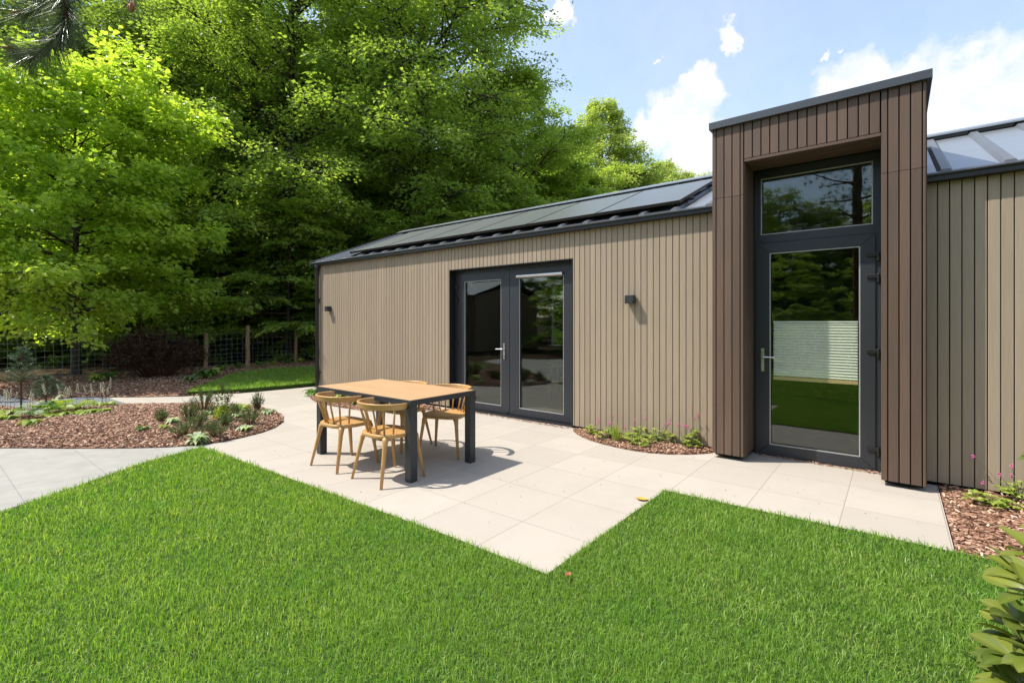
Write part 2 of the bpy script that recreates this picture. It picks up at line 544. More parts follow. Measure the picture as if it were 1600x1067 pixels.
def mat_chip():
    m, N, L, b = new_mat('bark_chip')
    a = N.new('ShaderNodeAttribute'); a.attribute_name = 'var'
    r = ramp_node(N, L, a.outputs['Fac'], [(0.0, (0.09, 0.045, 0.028)), (0.35, (0.27, 0.145, 0.09)), (0.7, (0.50, 0.315, 0.21)), (0.93, (0.66, 0.48, 0.35)), (1.0, (0.74, 0.60, 0.46))])
    L.new(r.outputs[0], b.inputs['Base Color']); b.inputs['Roughness'].default_value = 0.75
    b.inputs['Specular IOR Level'].default_value = 0.25
    return m


M['chip'] = mat_chip()


def mat_ground(name, stops, scale=6, bumpd=0.03):
    m, N, L, b = new_mat(name)
    tc = N.new('ShaderNodeTexCoord')
    n = noise_node(N, L, tc.outputs['Object'], scale, 8, 0.65)
    r = ramp_node(N, L, n.outputs['Fac'], stops)
    L.new(r.outputs[0], b.inputs['Base Color']); b.inputs['Roughness'].default_value = 0.95
    b.inputs['Specular IOR Level'].default_value = 0.1
    bump(N, L, b, n.outputs['Fac'], 0.8, bumpd)
    return m


M['soil'] = mat_ground('forest_floor', [(0.3, (0.025, 0.017, 0.010)), (0.55, (0.07, 0.045, 0.022)), (0.75, (0.06, 0.065, 0.02))])
M['lawnbase'] = mat_ground('lawn_soil', [(0.3, (0.02, 0.035, 0.008)), (0.7, (0.05, 0.10, 0.018))], 30, 0.01)


def mat_grass():
    m, N, L, b = new_mat('grass_blade')
    a = N.new('ShaderNodeAttribute'); a.attribute_name = 'var'
    tc = N.new('ShaderNodeTexCoord')
    n = noise_node(N, L, tc.outputs['Object'], 1.6, 5, 0.6)
    n2 = noise_node(N, L, tc.outputs['Object'], 7, 5, 0.7)
    r = ramp_node(N, L, a.outputs['Fac'], [(0.0, (0.075, 0.145, 0.022)), (0.5, (0.235, 0.385, 0.055)), (0.93, (0.60, 0.72, 0.26)), (0.97, (0.50, 0.48, 0.19)), (1.0, (0.6, 0.5, 0.3))])
    c = mix_rgb(N, L, ramp_node(N, L, n.outputs['Fac'], [(0.38, (0, 0, 0)), (0.68, (0.55, 0.55, 0.55))]).outputs[0], r.outputs[0], (0.14, 0.34, 0.045))
    c = mix_rgb(N, L, ramp_node(N, L, n2.outputs['Fac'], [(0.52, (0, 0, 0)), (0.8, (0.6, 0.6, 0.6))]).outputs[0], c, (0.38, 0.54, 0.11))
    L.new(c, b.inputs['Base Color'])
    b.inputs['Roughness'].default_value = 0.4
    b.inputs['Specular IOR Level'].default_value = 0.4
    tr = N.new('ShaderNodeBsdfTranslucent'); L.new(mix_rgb(N, L, 1.0, c, (1.5, 1.5, 0.5), 'MULTIPLY'), tr.inputs['Color'])
    mx = N.new('ShaderNodeMixShader'); mx.inputs[0].default_value = 0.45
    L.new(b.outputs[0], mx.inputs[1]); L.new(tr.outputs[0], mx.inputs[2]); L.new(mx.outputs[0], N['Material Output'].inputs['Surface'])
    return m


M['grass'] = mat_grass()
M['beech'] = mat_leaf('beech_leaf', (0.13, 0.235, 0.045), (0.42, 0.53, 0.125), 0.6, big=0.25)
M['beech_bright'] = mat_leaf('bright_beech_leaf', (0.17, 0.285, 0.055), (0.47, 0.58, 0.15), 0.6, big=0.3)
M['linden'] = mat_leaf('linden_leaf', (0.18, 0.31, 0.04), (0.55, 0.67, 0.12), 0.6, 0.35, big=0.3, spec=0.5)
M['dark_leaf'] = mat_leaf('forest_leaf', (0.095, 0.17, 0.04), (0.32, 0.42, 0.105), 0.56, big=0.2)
M['larch'] = mat_leaf('larch_leaf', (0.24, 0.32, 0.09), (0.50, 0.58, 0.22), 0.55, big=0.3)
M['pine'] = mat_leaf('pine_needle', (0.05, 0.085, 0.025), (0.15, 0.20, 0.06), 0.3, tcol=(1.2, 1.3, 0.5), big=0.4)
M['pine_near'] = mat_leaf('near_pine_needle', (0.04, 0.065, 0.025), (0.15, 0.19, 0.09), 0.2, 0.35, tcol=(1.2, 1.3, 0.6), big=2)
M['brownbush'] = mat_leaf('russet_leaf', (0.028, 0.013, 0.008), (0.075, 0.036, 0.018), 0.2, tcol=(1.6, 1.0, 0.5), big=1.5)
M['lime_leaf'] = mat_leaf('lime_leaf', (0.17, 0.27, 0.035), (0.42, 0.48, 0.10), 0.4, big=4)
M['mid_leaf'] = mat_leaf('mid_green_leaf', (0.05, 0.13, 0.02), (0.16, 0.28, 0.05), 0.35, big=4)
M['lav'] = mat_leaf('lavender_leaf', (0.07, 0.12, 0.045), (0.19, 0.25, 0.10), 0.25, tcol=(1.2, 1.3, 0.7), big=4)
M['bluepine'] = mat_leaf('blue_pine_needle', (0.055, 0.10, 0.05), (0.14, 0.20, 0.10), 0.15, tcol=(1, 1.2, 0.9), big=4)
M['rhodo'] = mat_leaf('rhododendron_leaf', (0.07, 0.115, 0.018), (0.21, 0.235, 0.035), 0.2, 0.3, tcol=(1.5, 1.3, 0.4), big=3, spec=0.5)
M['cream'] = mat_plain('cream_flower', (0.75, 0.72, 0.52), 0.7, bumpv=0)
M['pink'] = mat_plain('pink_flower', (0.62, 0.10, 0.30), 0.6, bumpv=0)
M['variegated'] = mat_leaf('variegated_leaf', (0.08, 0.20, 0.05), (0.55, 0.62, 0.38), 0.3, big=12)
M['cone'] = mat_plain('orange_bud', (0.45, 0.16, 0.05), 0.7, nscale=90, namt=0.3)
M['yellow_leaf'] = mat_plain('yellow_dry_leaf', (0.62, 0.36, 0.06), 0.6, nscale=40, namt=0.25)
M['brown_leaf'] = mat_plain('brown_dry_leaf', (0.32, 0.12, 0.04), 0.6, nscale=40, namt=0.25)


# ------------------------------------------------------------------ ground
def inside(poly, P):
    P = np.asarray(P); x, y = P[:, 0], P[:, 1]
    r = np.zeros(len(P), bool); n = len(poly); j = n - 1
    for i in range(n):
        xi, yi = poly[i]; xj, yj = poly[j]
        c = ((yi > y) != (yj > y)) & (x < (xj - xi) * (y - yi) / (yj - yi + 1e-12) + xi)
        r ^= c; j = i
    return r


def edge_dist(poly, P):
    P = np.asarray(P)[:, :2]; d = np.full(len(P), 1e9); n = len(poly)
    for i in range(n):
        a = np.array(poly[i]); b = np.array(poly[(i + 1) % n]); ab = b - a
        t = np.clip(((P - a) @ ab) / (ab @ ab + 1e-12), 0, 1)
        d = np.minimum(d, np.hypot(*(P - a - t[:, None] * ab).T))
    return d


def smooth_poly(pts, k=2):
    for _ in range(k):
        q = []
        for i in range(len(pts)):
            a, b = pts[i], pts[(i + 1) % len(pts)]
            q += [(a[0] * .75 + b[0] * .25, a[1] * .75 + b[1] * .25), (a[0] * .25 + b[0] * .75, a[1] * .25 + b[1] * .75)]
        pts = q
    return pts


def sheet(name, poly, z, mat, kind='structure', thick=0.0):
    mb = MB()
    if thick: mb.prism(poly, z - thick, z)
    else: mb.add([(x, y, z) for x, y in poly], [tuple(range(len(poly)))])
    o = mb.build(name, mat)
    o['kind'] = kind
    return o


def bedmesh(name, poly, z, h, mat, step=0.12, fall=0.8):
    """planting bed: triangulated grid, gently mounded away from its border"""
    P = np.array(poly)
    x0, y0 = P.min(0); x1, y1 = P.max(0)
    gx, gy = np.meshgrid(np.arange(x0, x1, step), np.arange(y0, y1, step))
    pts = np.c_[gx.ravel(), gy.ravel()]
    pts = pts[inside(poly, pts)]
    pts = pts[edge_dist(poly, pts) > step * 0.45]
    from mathutils.geometry import delaunay_2d_cdt
    vs = [Vector(p) for p in poly] + [Vector(p) for p in pts]
    n = len(poly)
    out = delaunay_2d_cdt(vs, [(i, (i + 1) % n) for i in range(n)], [tuple(range(n))], 1, 1e-5)
    v2 = np.array([tuple(v) for v in out[0]])
    d = edge_dist(poly, v2)
    zz = z + h * np.clip(d / fall, 0, 1) ** 0.8 + 0.012 * np.sin(v2[:, 0] * 5.1) * np.sin(v2[:, 1] * 6.3) * np.clip(d * 3, 0, 1)
    me = bpy.data.meshes.new(name)
    me.from_pydata(np.c_[v2, zz].tolist(), [], [tuple(f) for f in out[2]])
    for p in me.polygons: p.use_smooth = True
    me.materials.append(mat)
    o = bpy.data.objects.new(name, me); link(o); o['kind'] = 'structure'
    def hz(x, y):
        q = np.array([[x, y]]); dd = edge_dist(poly, q)[0]
        if not inside(poly, q)[0]: return 0.0
        return float(z + h * min(dd / fall, 1) ** 0.8)
    return o, hz


def chips(name, poly, zfun, n, label, size=(0.018, 0.045)):
    P = np.array(poly); x0, y0 = P.min(0); x1, y1 = P.max(0)
    p = np.c_[RNG.uniform(x0, x1, n * 3), RNG.uniform(y0, y1, n * 3)]
    p = p[inside(poly, p)]
    p = p[edge_dist(poly, p) > 0.012][:n]
    n = len(p)
    L = RNG.uniform(*size, n); Wd = L * RNG.uniform(0.3, 0.6, n); T = RNG.uniform(0.002, 0.006, n)
    an = RNG.uniform(0, 2 * np.pi, n); ti = RNG.normal(0, 0.35, n); tj = RNG.normal(0, 0.35, n)
    a = np.c_[np.cos(an), np.sin(an), ti]; a /= np.linalg.norm(a, axis=1)[:, None]
    b = np.c_[-np.sin(an), np.cos(an), tj]; b /= np.linalg.norm(b, axis=1)[:, None]
    c = np.cross(a, b)
    z = zfun(p[:, 0], p[:, 1]) + 0.004 + RNG.uniform(0, 0.012, n)
    o = np.c_[p, z]
    V = np.empty((n, 8, 3)); k = 0
    for sz in (-1, 1):
        for sx, sy in ((-1, -1), (1, -1), (1, 1), (-1, 1)):
            j = RNG.uniform(0.7, 1.0, (n, 1))
            V[:, k] = o + a * (sx * L * .5)[:, None] * j + b * (sy * Wd * .5)[:, None] * j + c * (sz * T * .5)[:, None]; k += 1
    F = np.array([[3, 2, 1, 0], [4, 5, 6, 7], [0, 1, 5, 4], [1, 2, 6, 5], [2, 3, 7, 6], [3, 0, 4, 7]])
    ff = (F[None] + (np.arange(n) * 8)[:, None, None]).reshape(-1)
    var = np.repeat(RNG.beta(1.6, 1.9, n), 8)
    ob = np_mesh(name, V.reshape(-1, 3), ff, np.full(n * 6, 4), M['chip'], var=var)
    tag(ob, label, 'bark mulch', None, 'stuff')
    return ob


# forest floor reaches the horizon, with a low rise far off
def terrain():
    n = 60; ext = 700
    s = np.linspace(-1, 1, n); s = np.sign(s) * np.abs(s) ** 2.2 * ext
    gx, gy = np.meshgrid(s, s, indexing='ij')
    r = np.hypot(gx, gy)
    z = -0.03 + np.clip((r - 60) / 400, 0, 1) * 6
    V = np.c_[gx.ravel(), gy.ravel(), z.ravel()]
    i, j = np.meshgrid(np.arange(n - 1), np.arange(n - 1), indexing='ij')
    a = (i * n + j).ravel()
    F = np.c_[a, a + n, a + n + 1, a + 1]
    o = np_mesh('ground', V, F, np.full(len(F), 4), M['soil'], smooth=True)
    o['kind'] = 'structure'


terrain()

PATH_FAR = [G(446, 608), G(420, 610.5), G(375, 614.5), G(292, 619), G(230, 620.5), G(165, 621)]
patio = [(0.30, 4.0), (0.30, 5.95), (-10.3, 5.95), (-10.3, 5.70)] + PATH_FAR + [(-12.6, 1.9), (-12.0, -1.0), (-7.0, -6.0), (0.3, -6.0)]
sheet('patio', patio, 0.0, M['paving'], thick=0.02)


def mat_stone(name, base):
    m, N, L, b = new_mat(name)
    tc = N.new('ShaderNodeTexCoord')
    br = N.new('ShaderNodeTexBrick'); br.offset = 0.5; br.inputs['Scale'].default_value = 1
    br.inputs['Brick Width'].default_value = 1.2; br.inputs['Row Height'].default_value = 0.6; br.inputs['Mortar Size'].default_value = 0.004
    br.inputs['Color1'].default_value = (*mul(base, 0.95), 1); br.inputs['Color2'].default_value = (*mul(base, 1.05), 1)
    br.inputs['Mortar'].default_value = (*mul(base, 0.4), 1)
    L.new(tc.outputs['Object'], br.inputs['Vector'])
    n = noise_node(N, L, tc.outputs['Object'], 5, 7, 0.65)
    c = mix_rgb(N, L, 0.5, br.outputs['Color'], ramp_node(N, L, n.outputs['Fac'], [(0.3, mul(base, 0.75)), (0.7, mul(base, 1.2))]).outputs[0], 'MIX')
    L.new(c, b.inputs['Base Color']); b.inputs['Roughness'].default_value = 0.65
    bump(N, L, b, n.outputs['Fac'], 0.2, 0.004)
    return m


grey_path = [G(318, 699.3), G(297, 697), G(200, 701), G(110, 701.5), G(0, 700.5), (-9.5, -0.6), (-12, -1.6), (-12, -3.2), (-7.5, -6.0), (-2.0, -6.0)]
sheet('grey_path', grey_path, 0.004, mat_stone('grey_stone', (0.31, 0.295, 0.262)))
dark_path = [G(165, 621), G(206, 633), G(150, 637), G(60, 644), (-12.6, 0.9), (-12.8, -1.2), (-15.2, -1.2), (-14.6, 1.0), G(60, 628), G(100, 623), G(128, 621)]
sheet('dark_path', dark_path, 0.004, mat_stone('dark_grey_stone', (0.15, 0.165, 0.18)))  # same stone pattern as the grey path, in a darker bluish grey

# planting beds
island = [G(110, 701.2), G(200, 701.2), G(262, 699.5), G(300, 697), G(345, 691), G(380, 683.5), G(410, 676), G(430, 668.5), G(443, 659), G(443, 651), G(430, 643),
          G(400, 636), G(365, 632.5), G(330, 631.5), G(260, 632.5), G(206, 633), G(150, 637), G(60, 644), (-12.55, 0.9), (-12.4, -0.3), (-11.2, -0.9), (-9.5, -0.62), G(0, 700.8)]
island_ob, island_z = bedmesh('island_bed', island, 0.012, 0.10, M['mulch'])
far_bed = PATH_FAR[2:] + [G(128, 620.6), G(100, 622.5), G(60, 627.5), (-14.8, 1.0), (-15.3, -1.5), (-17.3, -6), (-17.6, 13), (-13.0, 13)] + [(-10.4, 7.6), (-10.4, 5.86), G(446, 607.6), G(420, 610)]
far_bed_ob, far_z = bedmesh('mulch_bed', far_bed, 0.010, 0.05, M['mulch'], 0.35, 1.5)
wall_bed = smooth_poly([(-3.46, 5.70), (-3.33, 5.50), (-3.02, 5.27), (-2.64, 5.15), (-2.22, 5.12), (-1.86, 5.27), (-1.60, 5.55), (-1.56, 5.74), (-2.4, 5.745)], 1)
wall_bed = [(x, min(y, 5.745)) for x, y in wall_bed]
wall_ob, wall_z = bedmesh('wall_bed', wall_bed, 0.006, 0.03, M['mulch'], 0.08, 0.3)
right_bed = [(0.305, 4.13), (2.2, 4.2), (6.5, 4.2), (6.5, 5.745), (0.305, 5.745)]
right_ob, right_z = bedmesh('right_bed', right_bed, 0.006, 0.035, M['mulch'], 0.1, 0.4)
corner_bed = smooth_poly([G(480, 615.5), G(486, 625), G(505, 632.5), G(560, 641), G(600, 644.5), (-6.3, 4.9), (-6.05, 5.3), (-6.0, 5.745), (-9.6, 5.745)], 1)
corner_bed = [(x, min(y, 5.745)) for x, y in corner_bed]
corner_ob, corner_z = bedmesh('corner_bed', corner_bed, 0.006, 0.03, M['mulch'], 0.12, 0.3)


def zf(poly, z, h, fall):
    def f(x, y):
        d = edge_dist(poly, np.c_[x, y])
        return z + h * np.clip(d / fall, 0, 1) ** 0.8
    return f


chips('bark_chips', island, zf(island, 0.012, 0.10, 0.8), 34000, 'loose russet bark chips covering the island bed between the two paths')
chips('bark_chips', wall_bed, zf(wall_bed, 0.006, 0.03, 0.3), 3200, 'loose bark chips in the crescent bed under the wall lamp', (0.015, 0.038))
chips('bark_chips', right_bed, zf(right_bed, 0.006, 0.035, 0.4), 9000, 'loose bark chips in the bed right of the entrance portal', (0.015, 0.042))
chips('bark_chips', corner_bed, zf(corner_bed, 0.006, 0.03, 0.3), 3500, 'loose bark chips in the narrow bed behind the chairs')
chips('bark_chips', far_bed, zf(far_bed, 0.010, 0.05, 1.5), 26000, 'dark bark chips in the long bed before the wire fence', (0.03, 0.07))

chips('bark_chips', [(-1.2, 5.80), (-.1, 5.78), (-.1, 5.862), (-1.2, 5.862)], lambda x, y: 0.001 + 0 * x, 260, 'crumbs of bark swept against the entrance door threshold', (0.008, 0.022))
chips('bark_chips', [(-5.8, 5.66), (-3.5, 5.60), (-3.4, 5.70), (-5.8, 5.72)], lambda x, y: 0.001 + 0 * x, 420, 'crumbs of bark along the sill of the french doors', (0.008, 0.022))
back_bed = [(-9.0, -8.5), (-8.6, -5.4), (-5, -4.9), (-1.5, -5.3), (2.5, -4.8), (5.5, -5.6), (6.4, -6.9), (5, -8.5)]
bedmesh('border_bed', back_bed, 0.012, 0.06, M['mulch'], 0.3, 0.8)
chips('soil_crumbs', [(-6.0, 2.35), (-1.6, 2.4), (-1.5, 4.2), (0.25, 4.2), (0.25, 5.3), (-6.0, 5.3)], lambda x, y: -0.003 + 0 * x, 150, 'tiny crumbs of soil and bark scattered over the patio slabs', (0.004, 0.009))
# lawns
lawn = [G(315, 699.5), G(400, 729), G(520, 773), G(700, 838), (-1.57, 2.30), (-1.555, 4.08), (0.3, 4.13), (2.2, 4.2), (6.5, 4.2), (6.5, -7), (-1.0, -7), (-3.3, -3.1), G(-40, 817), G(0, 802), G(110, 764), G(230, 722)]
sheet('lawn', lawn, 0.008, M['lawnbase'])
lawn2 = [G(292, 618.4), G(315, 608.5), G(340, 599), G(362, 590), G(385, 585), G(420, 581), G(455, 579), G(489, 577), (-10.35, 12.5), (-10.35, 5.9), G(446, 607.8), G(420, 610), G(375, 614)]
sheet('lawn_strip', lawn2, 0.075, M['lawnbase'], thick=0.06)


def grass(name, poly, dens, label, hgt=(0.018, 0.038), wid=0.0026, z=0.008, pad=0.0):
    """dens(x, y, n) -> keep probability & width factor"""
    P = np.array(poly); x0, y0 = P.min(0); x1, y1 = P.max(0)
    n0 = int((x1 - x0) * (y1 - y0) * dens['max'])
    p = np.c_[RNG.uniform(x0, x1, n0), RNG.uniform(y0, y1, n0)]
    X = CY * p[:, 0] + SY * p[:, 1]; Z = -SY * p[:, 0] + CY * p[:, 1]
    dist = np.hypot(X, Z)
    d = dens['fn'](X, Z, dist)
    keep = RNG.random(n0) < d / dens['max']
    p, d, dist = p[keep], d[keep], dist[keep]
    p = p[inside(poly, p)] if pad == 0 else p[inside(poly, p)]
    n = len(p)
    X = CY * p[:, 0] + SY * p[:, 1]; Z = -SY * p[:, 0] + CY * p[:, 1]; dist = np.hypot(X, Z)
    d = dens['fn'](X, Z, dist)
    wf = np.sqrt(dens['max'] / d) ** 1.2
    patch = np.array([mnoise.noise((a * 1.7, b * 1.7, 0)) for a, b in p]) if n < 1200000 else np.zeros(n)
    h = RNG.gamma(6, 1 / 6, n) * np.mean(hgt) * (1 + 0.35 * patch) * (1 + 0.15 * (wf - 1))
    w = wid * RNG.uniform(0.7, 1.3, n) * wf
    lean_az = RNG.uniform(0, 2 * np.pi, n) + patch * 2
    lean = np.abs(RNG.normal(0, 0.6, n)) + 0.1
    fa = RNG.uniform(0, 2 * np.pi, n)
    ld = np.c_[np.cos(lean_az), np.sin(lean_az), np.zeros(n)]
    sd_ = np.c_[-np.sin(fa), np.cos(fa), np.zeros(n)]
    base = np.c_[p, np.full(n, z)]
    up = np.array([0, 0, 1.0])
    mid = base + up * (h * 0.55)[:, None] + ld * (h * lean * 0.25)[:, None]
    tip = base + up * (h * np.cos(np.clip(lean * .8, 0, 1.2)))[:, None] + ld * (h * lean * 0.95)[:, None]
    V = np.empty((n, 5, 3))
    V[:, 0] = base - sd_ * (w / 2)[:, None]; V[:, 1] = base + sd_ * (w / 2)[:, None]
    V[:, 2] = mid + sd_ * (w * .42)[:, None]; V[:, 3] = mid - sd_ * (w * .42)[:, None]
    V[:, 4] = tip
    idx = (np.arange(n) * 5)[:, None]
    F = np.concatenate([idx + np.array([[0, 1, 2, 3]]), idx + np.array([[3, 2, 4]])], axis=1).ravel()
    sizes = np.tile([4, 3], n)
    var = np.clip(RNG.normal(0.48, 0.2, n), 0, 0.94); var[RNG.random(n) < 0.02] = RNG.uniform(0.95, 1.0)
    o = np_mesh(name, V.reshape(-1, 3), F, sizes, M['grass'], var=np.repeat(var, 5))
    tag(o, label, 'grass', None, 'stuff')
    return o


def main_density(X, Z, dist):
    infront = (Z > 1.4) & (np.abs(X) < 1.12 * Z + 0.6)
    d = np.where(infront, np.clip(19000 * (2.2 / np.maximum(dist, 2.2)) ** 1.1, 6000, 19000), np.where((dist < 6) & (Z > -1), 2200, 700))
    return d


grass('lawn_grass', lawn, {'max': 19000, 'fn': main_density}, 'thick sunlit green lawn grass in the foreground')
grass('lawn_strip_grass', lawn2, {'max': 3000, 'fn': lambda X, Z, d: np.full(len(X), 3000.0)}, 'short shaded grass strip between the far path and the fence', (0.03, 0.06), 0.007, 0.075)


def dry_leaf(name, loc, rz, s, mat, label):
    n = 9; mb = MB(); top, bot = [], []
    for i in range(n):
        t = i / (n - 1); w = 0.36 * math.sin(math.pi * (t ** 0.8)) + 0.02
        x = (t - .5) * 1.0; zc = 0.18 * (t - .5) ** 2
        top += [(x * s, w * s, (zc + 0.10 * w) * s + .003), (x * s, 0, zc * s), (x * s, -w * s, (zc + 0.16 * w) * s + .004)]
    b = [(x, y, z + 0.0015) for x, y, z in top]
    vs = top + b; k = len(top); fs = []
    for i in range(n - 1):
        for j in (0, 1):
            q = (i * 3 + j, i * 3 + j + 1, i * 3 + j + 4, i * 3 + j + 3)
            fs += [q[::-1], tuple(v + k for v in q)]
    mb.add(vs, fs)
    mb.tube([(-s * .5, 0, .05 * s), (-s * .8, .05 * s, .06 * s)], 0.0012, 5)
    o = mb.build(name, mat)
    o.location = loc; o.rotation_euler = (0, 0, rz)
    tag(o, label, 'leaf')


gx, gy = G(1004, 781)
dry_leaf('fallen_leaf', (gx, gy, 0.004), 0.3, 0.10, M['yellow_leaf'], 'yellow dry leaf lying on the paving at the inner lawn corner')
gx, gy = G(888, 910)
dry_leaf('fallen_leaf', (gx, gy, 0.045), 1.9, 0.05, M['brown_leaf'], 'small brown dry leaf lying on the lawn below the paving tip')

# ------------------------------------------------------------------ the cabin
FN = 5.72            # front cladding plane
HOUSE = empty('cabin', (-3.5, 8.2, 0), 0, 'long beige-clad garden cabin with brown entrance portal and metal roof', 'cabin')
HOUSE_OFF = Vector((3.5, -8.2, 0))


def H(mb, name, mat, parent=None, **k):
    o = mb.build(name, mat, parent or HOUSE, **k)
    if parent is None: o.location = HOUSE_OFF
    return o


BW = 0.0800


def board(mb, x0, x1, n0, z0, z1, th=0.022):
    """one vertical board with eased front edges; its face is at n0"""
    e = 0.003
    if x1 - x0 < 0.012: return
    mb.extrude([(x0, n0 + th), (x0, n0 + e), (x0 + e, n0), (x1 - e, n0), (x1, n0 + e), (x1, n0 + th)], 'z', z0, z1)


def clad_run(mb, x0, x1, n0, z0, z1, module=BW, gap=0.007, start=None, holes=()):
    x = start if start is not None else x0
    while x < x1 - 0.01:
        a, b = max(x, x0), min(x + module - gap, x1)
        if b > a:
            pieces = [(a, b, z0, z1)]
            for hx0, hx1, hz0, hz1 in holes:
                new = []
                for (pa, pb, pz0, pz1) in pieces:
                    if pb <= hx0 or pa >= hx1 or pz1 <= hz0 or pz0 >= hz1: new.append((pa, pb, pz0, pz1)); continue
                    if pa < hx0: new.append((pa, hx0, pz0, pz1))
                    if pb > hx1: new.append((hx1, pb, pz0, pz1))
                    ca, cb = max(pa, hx0), min(pb, hx1)
                    if hz1 < pz1: new.append((ca, cb, hz1, pz1))
                    if hz0 > pz0: new.append((ca, cb, pz0, hz0))
                pieces = new
            for p in pieces: board(mb, p[0], p[1], n0, p[2] + 0.0, p[3])
        x += module


FD = (-5.895, -3.472, 0.0, 2.335)      # french door opening
mb = MB()
clad_run(mb, -10.16, -1.55, FN, 0.035, 2.70, holes=[FD])
H(mb, 'wall', M['beige'])
mb = MB()
clad_run(mb, 0.222, 5.2, FN, 0.035, 2.70)
o = H(mb, 'wall', M['beige'])
# side and rear walls, inner lining with the openings cut out
mb = MB()
mb.box(-10.14, FD[0], FN + 0.023, 5.95, 0.0, 2.70).box(FD[1], -1.26, FN + 0.023, 5.95, 0.0, 2.70).box(FD[0], FD[1], FN + 0.023, 5.95, FD[3], 2.70)
mb.box(-0.055, 5.2, FN + 0.023, 5.95, 0.0, 2.70)
H(mb, 'wall_core', M['void'])
mb = MB()
y = 5.72
while y < 10.68:
    mb.box(-10.162, -10.141, y + 0.0, y + BW - 0.007, 0.035, 2.72 + 0.404 * (2.48 - abs(y + .04 - 8.2))); y += BW
H(mb, 'gable_wall', M['beige'])
mb = MB()
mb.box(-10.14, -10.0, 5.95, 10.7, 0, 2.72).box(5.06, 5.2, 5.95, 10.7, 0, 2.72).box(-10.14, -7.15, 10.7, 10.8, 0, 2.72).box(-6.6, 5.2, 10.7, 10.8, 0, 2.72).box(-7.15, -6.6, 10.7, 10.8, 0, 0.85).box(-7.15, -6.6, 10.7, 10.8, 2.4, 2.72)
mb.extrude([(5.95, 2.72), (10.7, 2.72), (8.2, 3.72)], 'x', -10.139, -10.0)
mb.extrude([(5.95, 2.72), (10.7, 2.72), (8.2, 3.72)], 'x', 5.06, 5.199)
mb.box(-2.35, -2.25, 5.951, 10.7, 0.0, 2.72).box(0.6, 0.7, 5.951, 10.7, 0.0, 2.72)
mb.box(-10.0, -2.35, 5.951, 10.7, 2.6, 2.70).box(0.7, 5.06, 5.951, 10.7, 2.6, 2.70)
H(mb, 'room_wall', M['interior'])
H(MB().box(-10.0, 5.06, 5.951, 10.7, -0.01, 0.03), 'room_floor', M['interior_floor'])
# things dimly seen inside
H(MB().box(-5.6, -3.0, 10.0, 10.69, 0.03, 0.9).box(-5.6, -3.0, 9.98, 10.69, 0.9, 0.94), 'kitchen_counter', M['anth'])
H(MB().box(-1.9, 0.1, 10.66, 10.69, 1.1, 2.2), 'wall_board', mat_plain('green_board', (0.12, 0.16, 0.13), 0.6))
H(MB().box(-7.2, -6.55, 10.58, 10.699, 0.82, 0.85), 'window_sill', M['blind'])

# roof: front and rear slopes, seams, ridge cap, verge, eaves
TR = 0.404
RIB_U = [0.35 + 0.4 * k for k in range(-26, 13)]
rz_ = lambda n: 2.765 + TR * (n - 5.655)
RN = 8.2
mb = MB()
for (a, b) in ((-10.22, -1.552), (0.222, 5.3)):
    mb.extrude([(5.655, rz_(5.655) - 0.03), (5.655, rz_(5.655)), (RN, rz_(RN)), (RN, rz_(RN) - 0.03)], 'x', a, b)
mb.extrude([(7.62, rz_(7.62) - 0.03), (7.62, rz_(7.62)), (RN, rz_(RN)), (RN, rz_(RN) - 0.03)], 'x', -1.552, 0.222)
mb.extrude([(RN, rz_(RN) - 0.03), (RN, rz_(RN)), (10.9, rz_(RN) - TR * 2.7), (10.9, rz_(RN) - TR * 2.7 - 0.03)], 'x', -10.22, 5.3)
roof = H(mb, 'roof', M['roof'])
ribs = MB()
for u in RIB_U:
    if not (-10.1 < u < 5.2): continue
    n0 = 5.660 if not (-1.6 < u < 0.27) else 7.63
    w0, w1, hh = 0.055, 0.028, 0.032
    vs = []
    for nn in (n0, RN - 0.01):
        z = rz_(nn) + 0.0005
        vs += [(u - w0, nn, z), (u + w0, nn, z), (u + w1, nn, z + hh), (u - w1, nn, z + hh)]
    ribs.add(vs, [(3, 2, 1, 0), (4, 5, 6, 7), (0, 1, 5, 4), (1, 2, 6, 5), (2, 3, 7, 6), (3, 0, 4, 7)])
H(ribs, 'roof_rib', M['roofdark'], roof)
mb = MB()
zc = rz_(RN) + 0.062
for (a, b) in ((-10.24, -5.0), (-4.995, 0.3), (0.305, 5.32)):
    mb.extrude([(RN - 0.17, zc - 0.17 * TR), (RN - 0.17, zc - 0.17 * TR + 0.018), (RN, zc + 0.018), (RN + 0.17, zc - 0.17 * TR + 0.018), (RN + 0.17, zc - 0.17 * TR), (RN, zc)], 'x', a, b)
H(mb, 'ridge_cap', M['roof'], roof)
mb = MB()
mb.extrude([(5.63, rz_(5.63) - 0.05), (5.63, rz_(5.63) + 0.045), (RN, rz_(RN) + 0.055), (RN, rz_(RN) - 0.05)], 'x', -10.25, -10.205)
H(mb, 'verge_trim', M['coping'], roof)
mb = MB()
mb.box(-10.235, -1.552, 5.640, 5.745, 2.700, 2.752).box(0.222, 5.3, 5.640, 5.745, 2.700, 2.752)
H(mb, 'fascia', M['black'], roof, bevel=0.003)
mb = MB()
for (a, b) in ((-10.235, -1.552), (0.222, 5.3)):
    mb.extrude([(5.625, 2.745), (5.615, 2.757), (5.640, 2.772), (5.70, 2.772 + .02), (5.70, 2.760)], 'x', a, b)
H(mb, 'eaves_trim', M['coping'], roof)

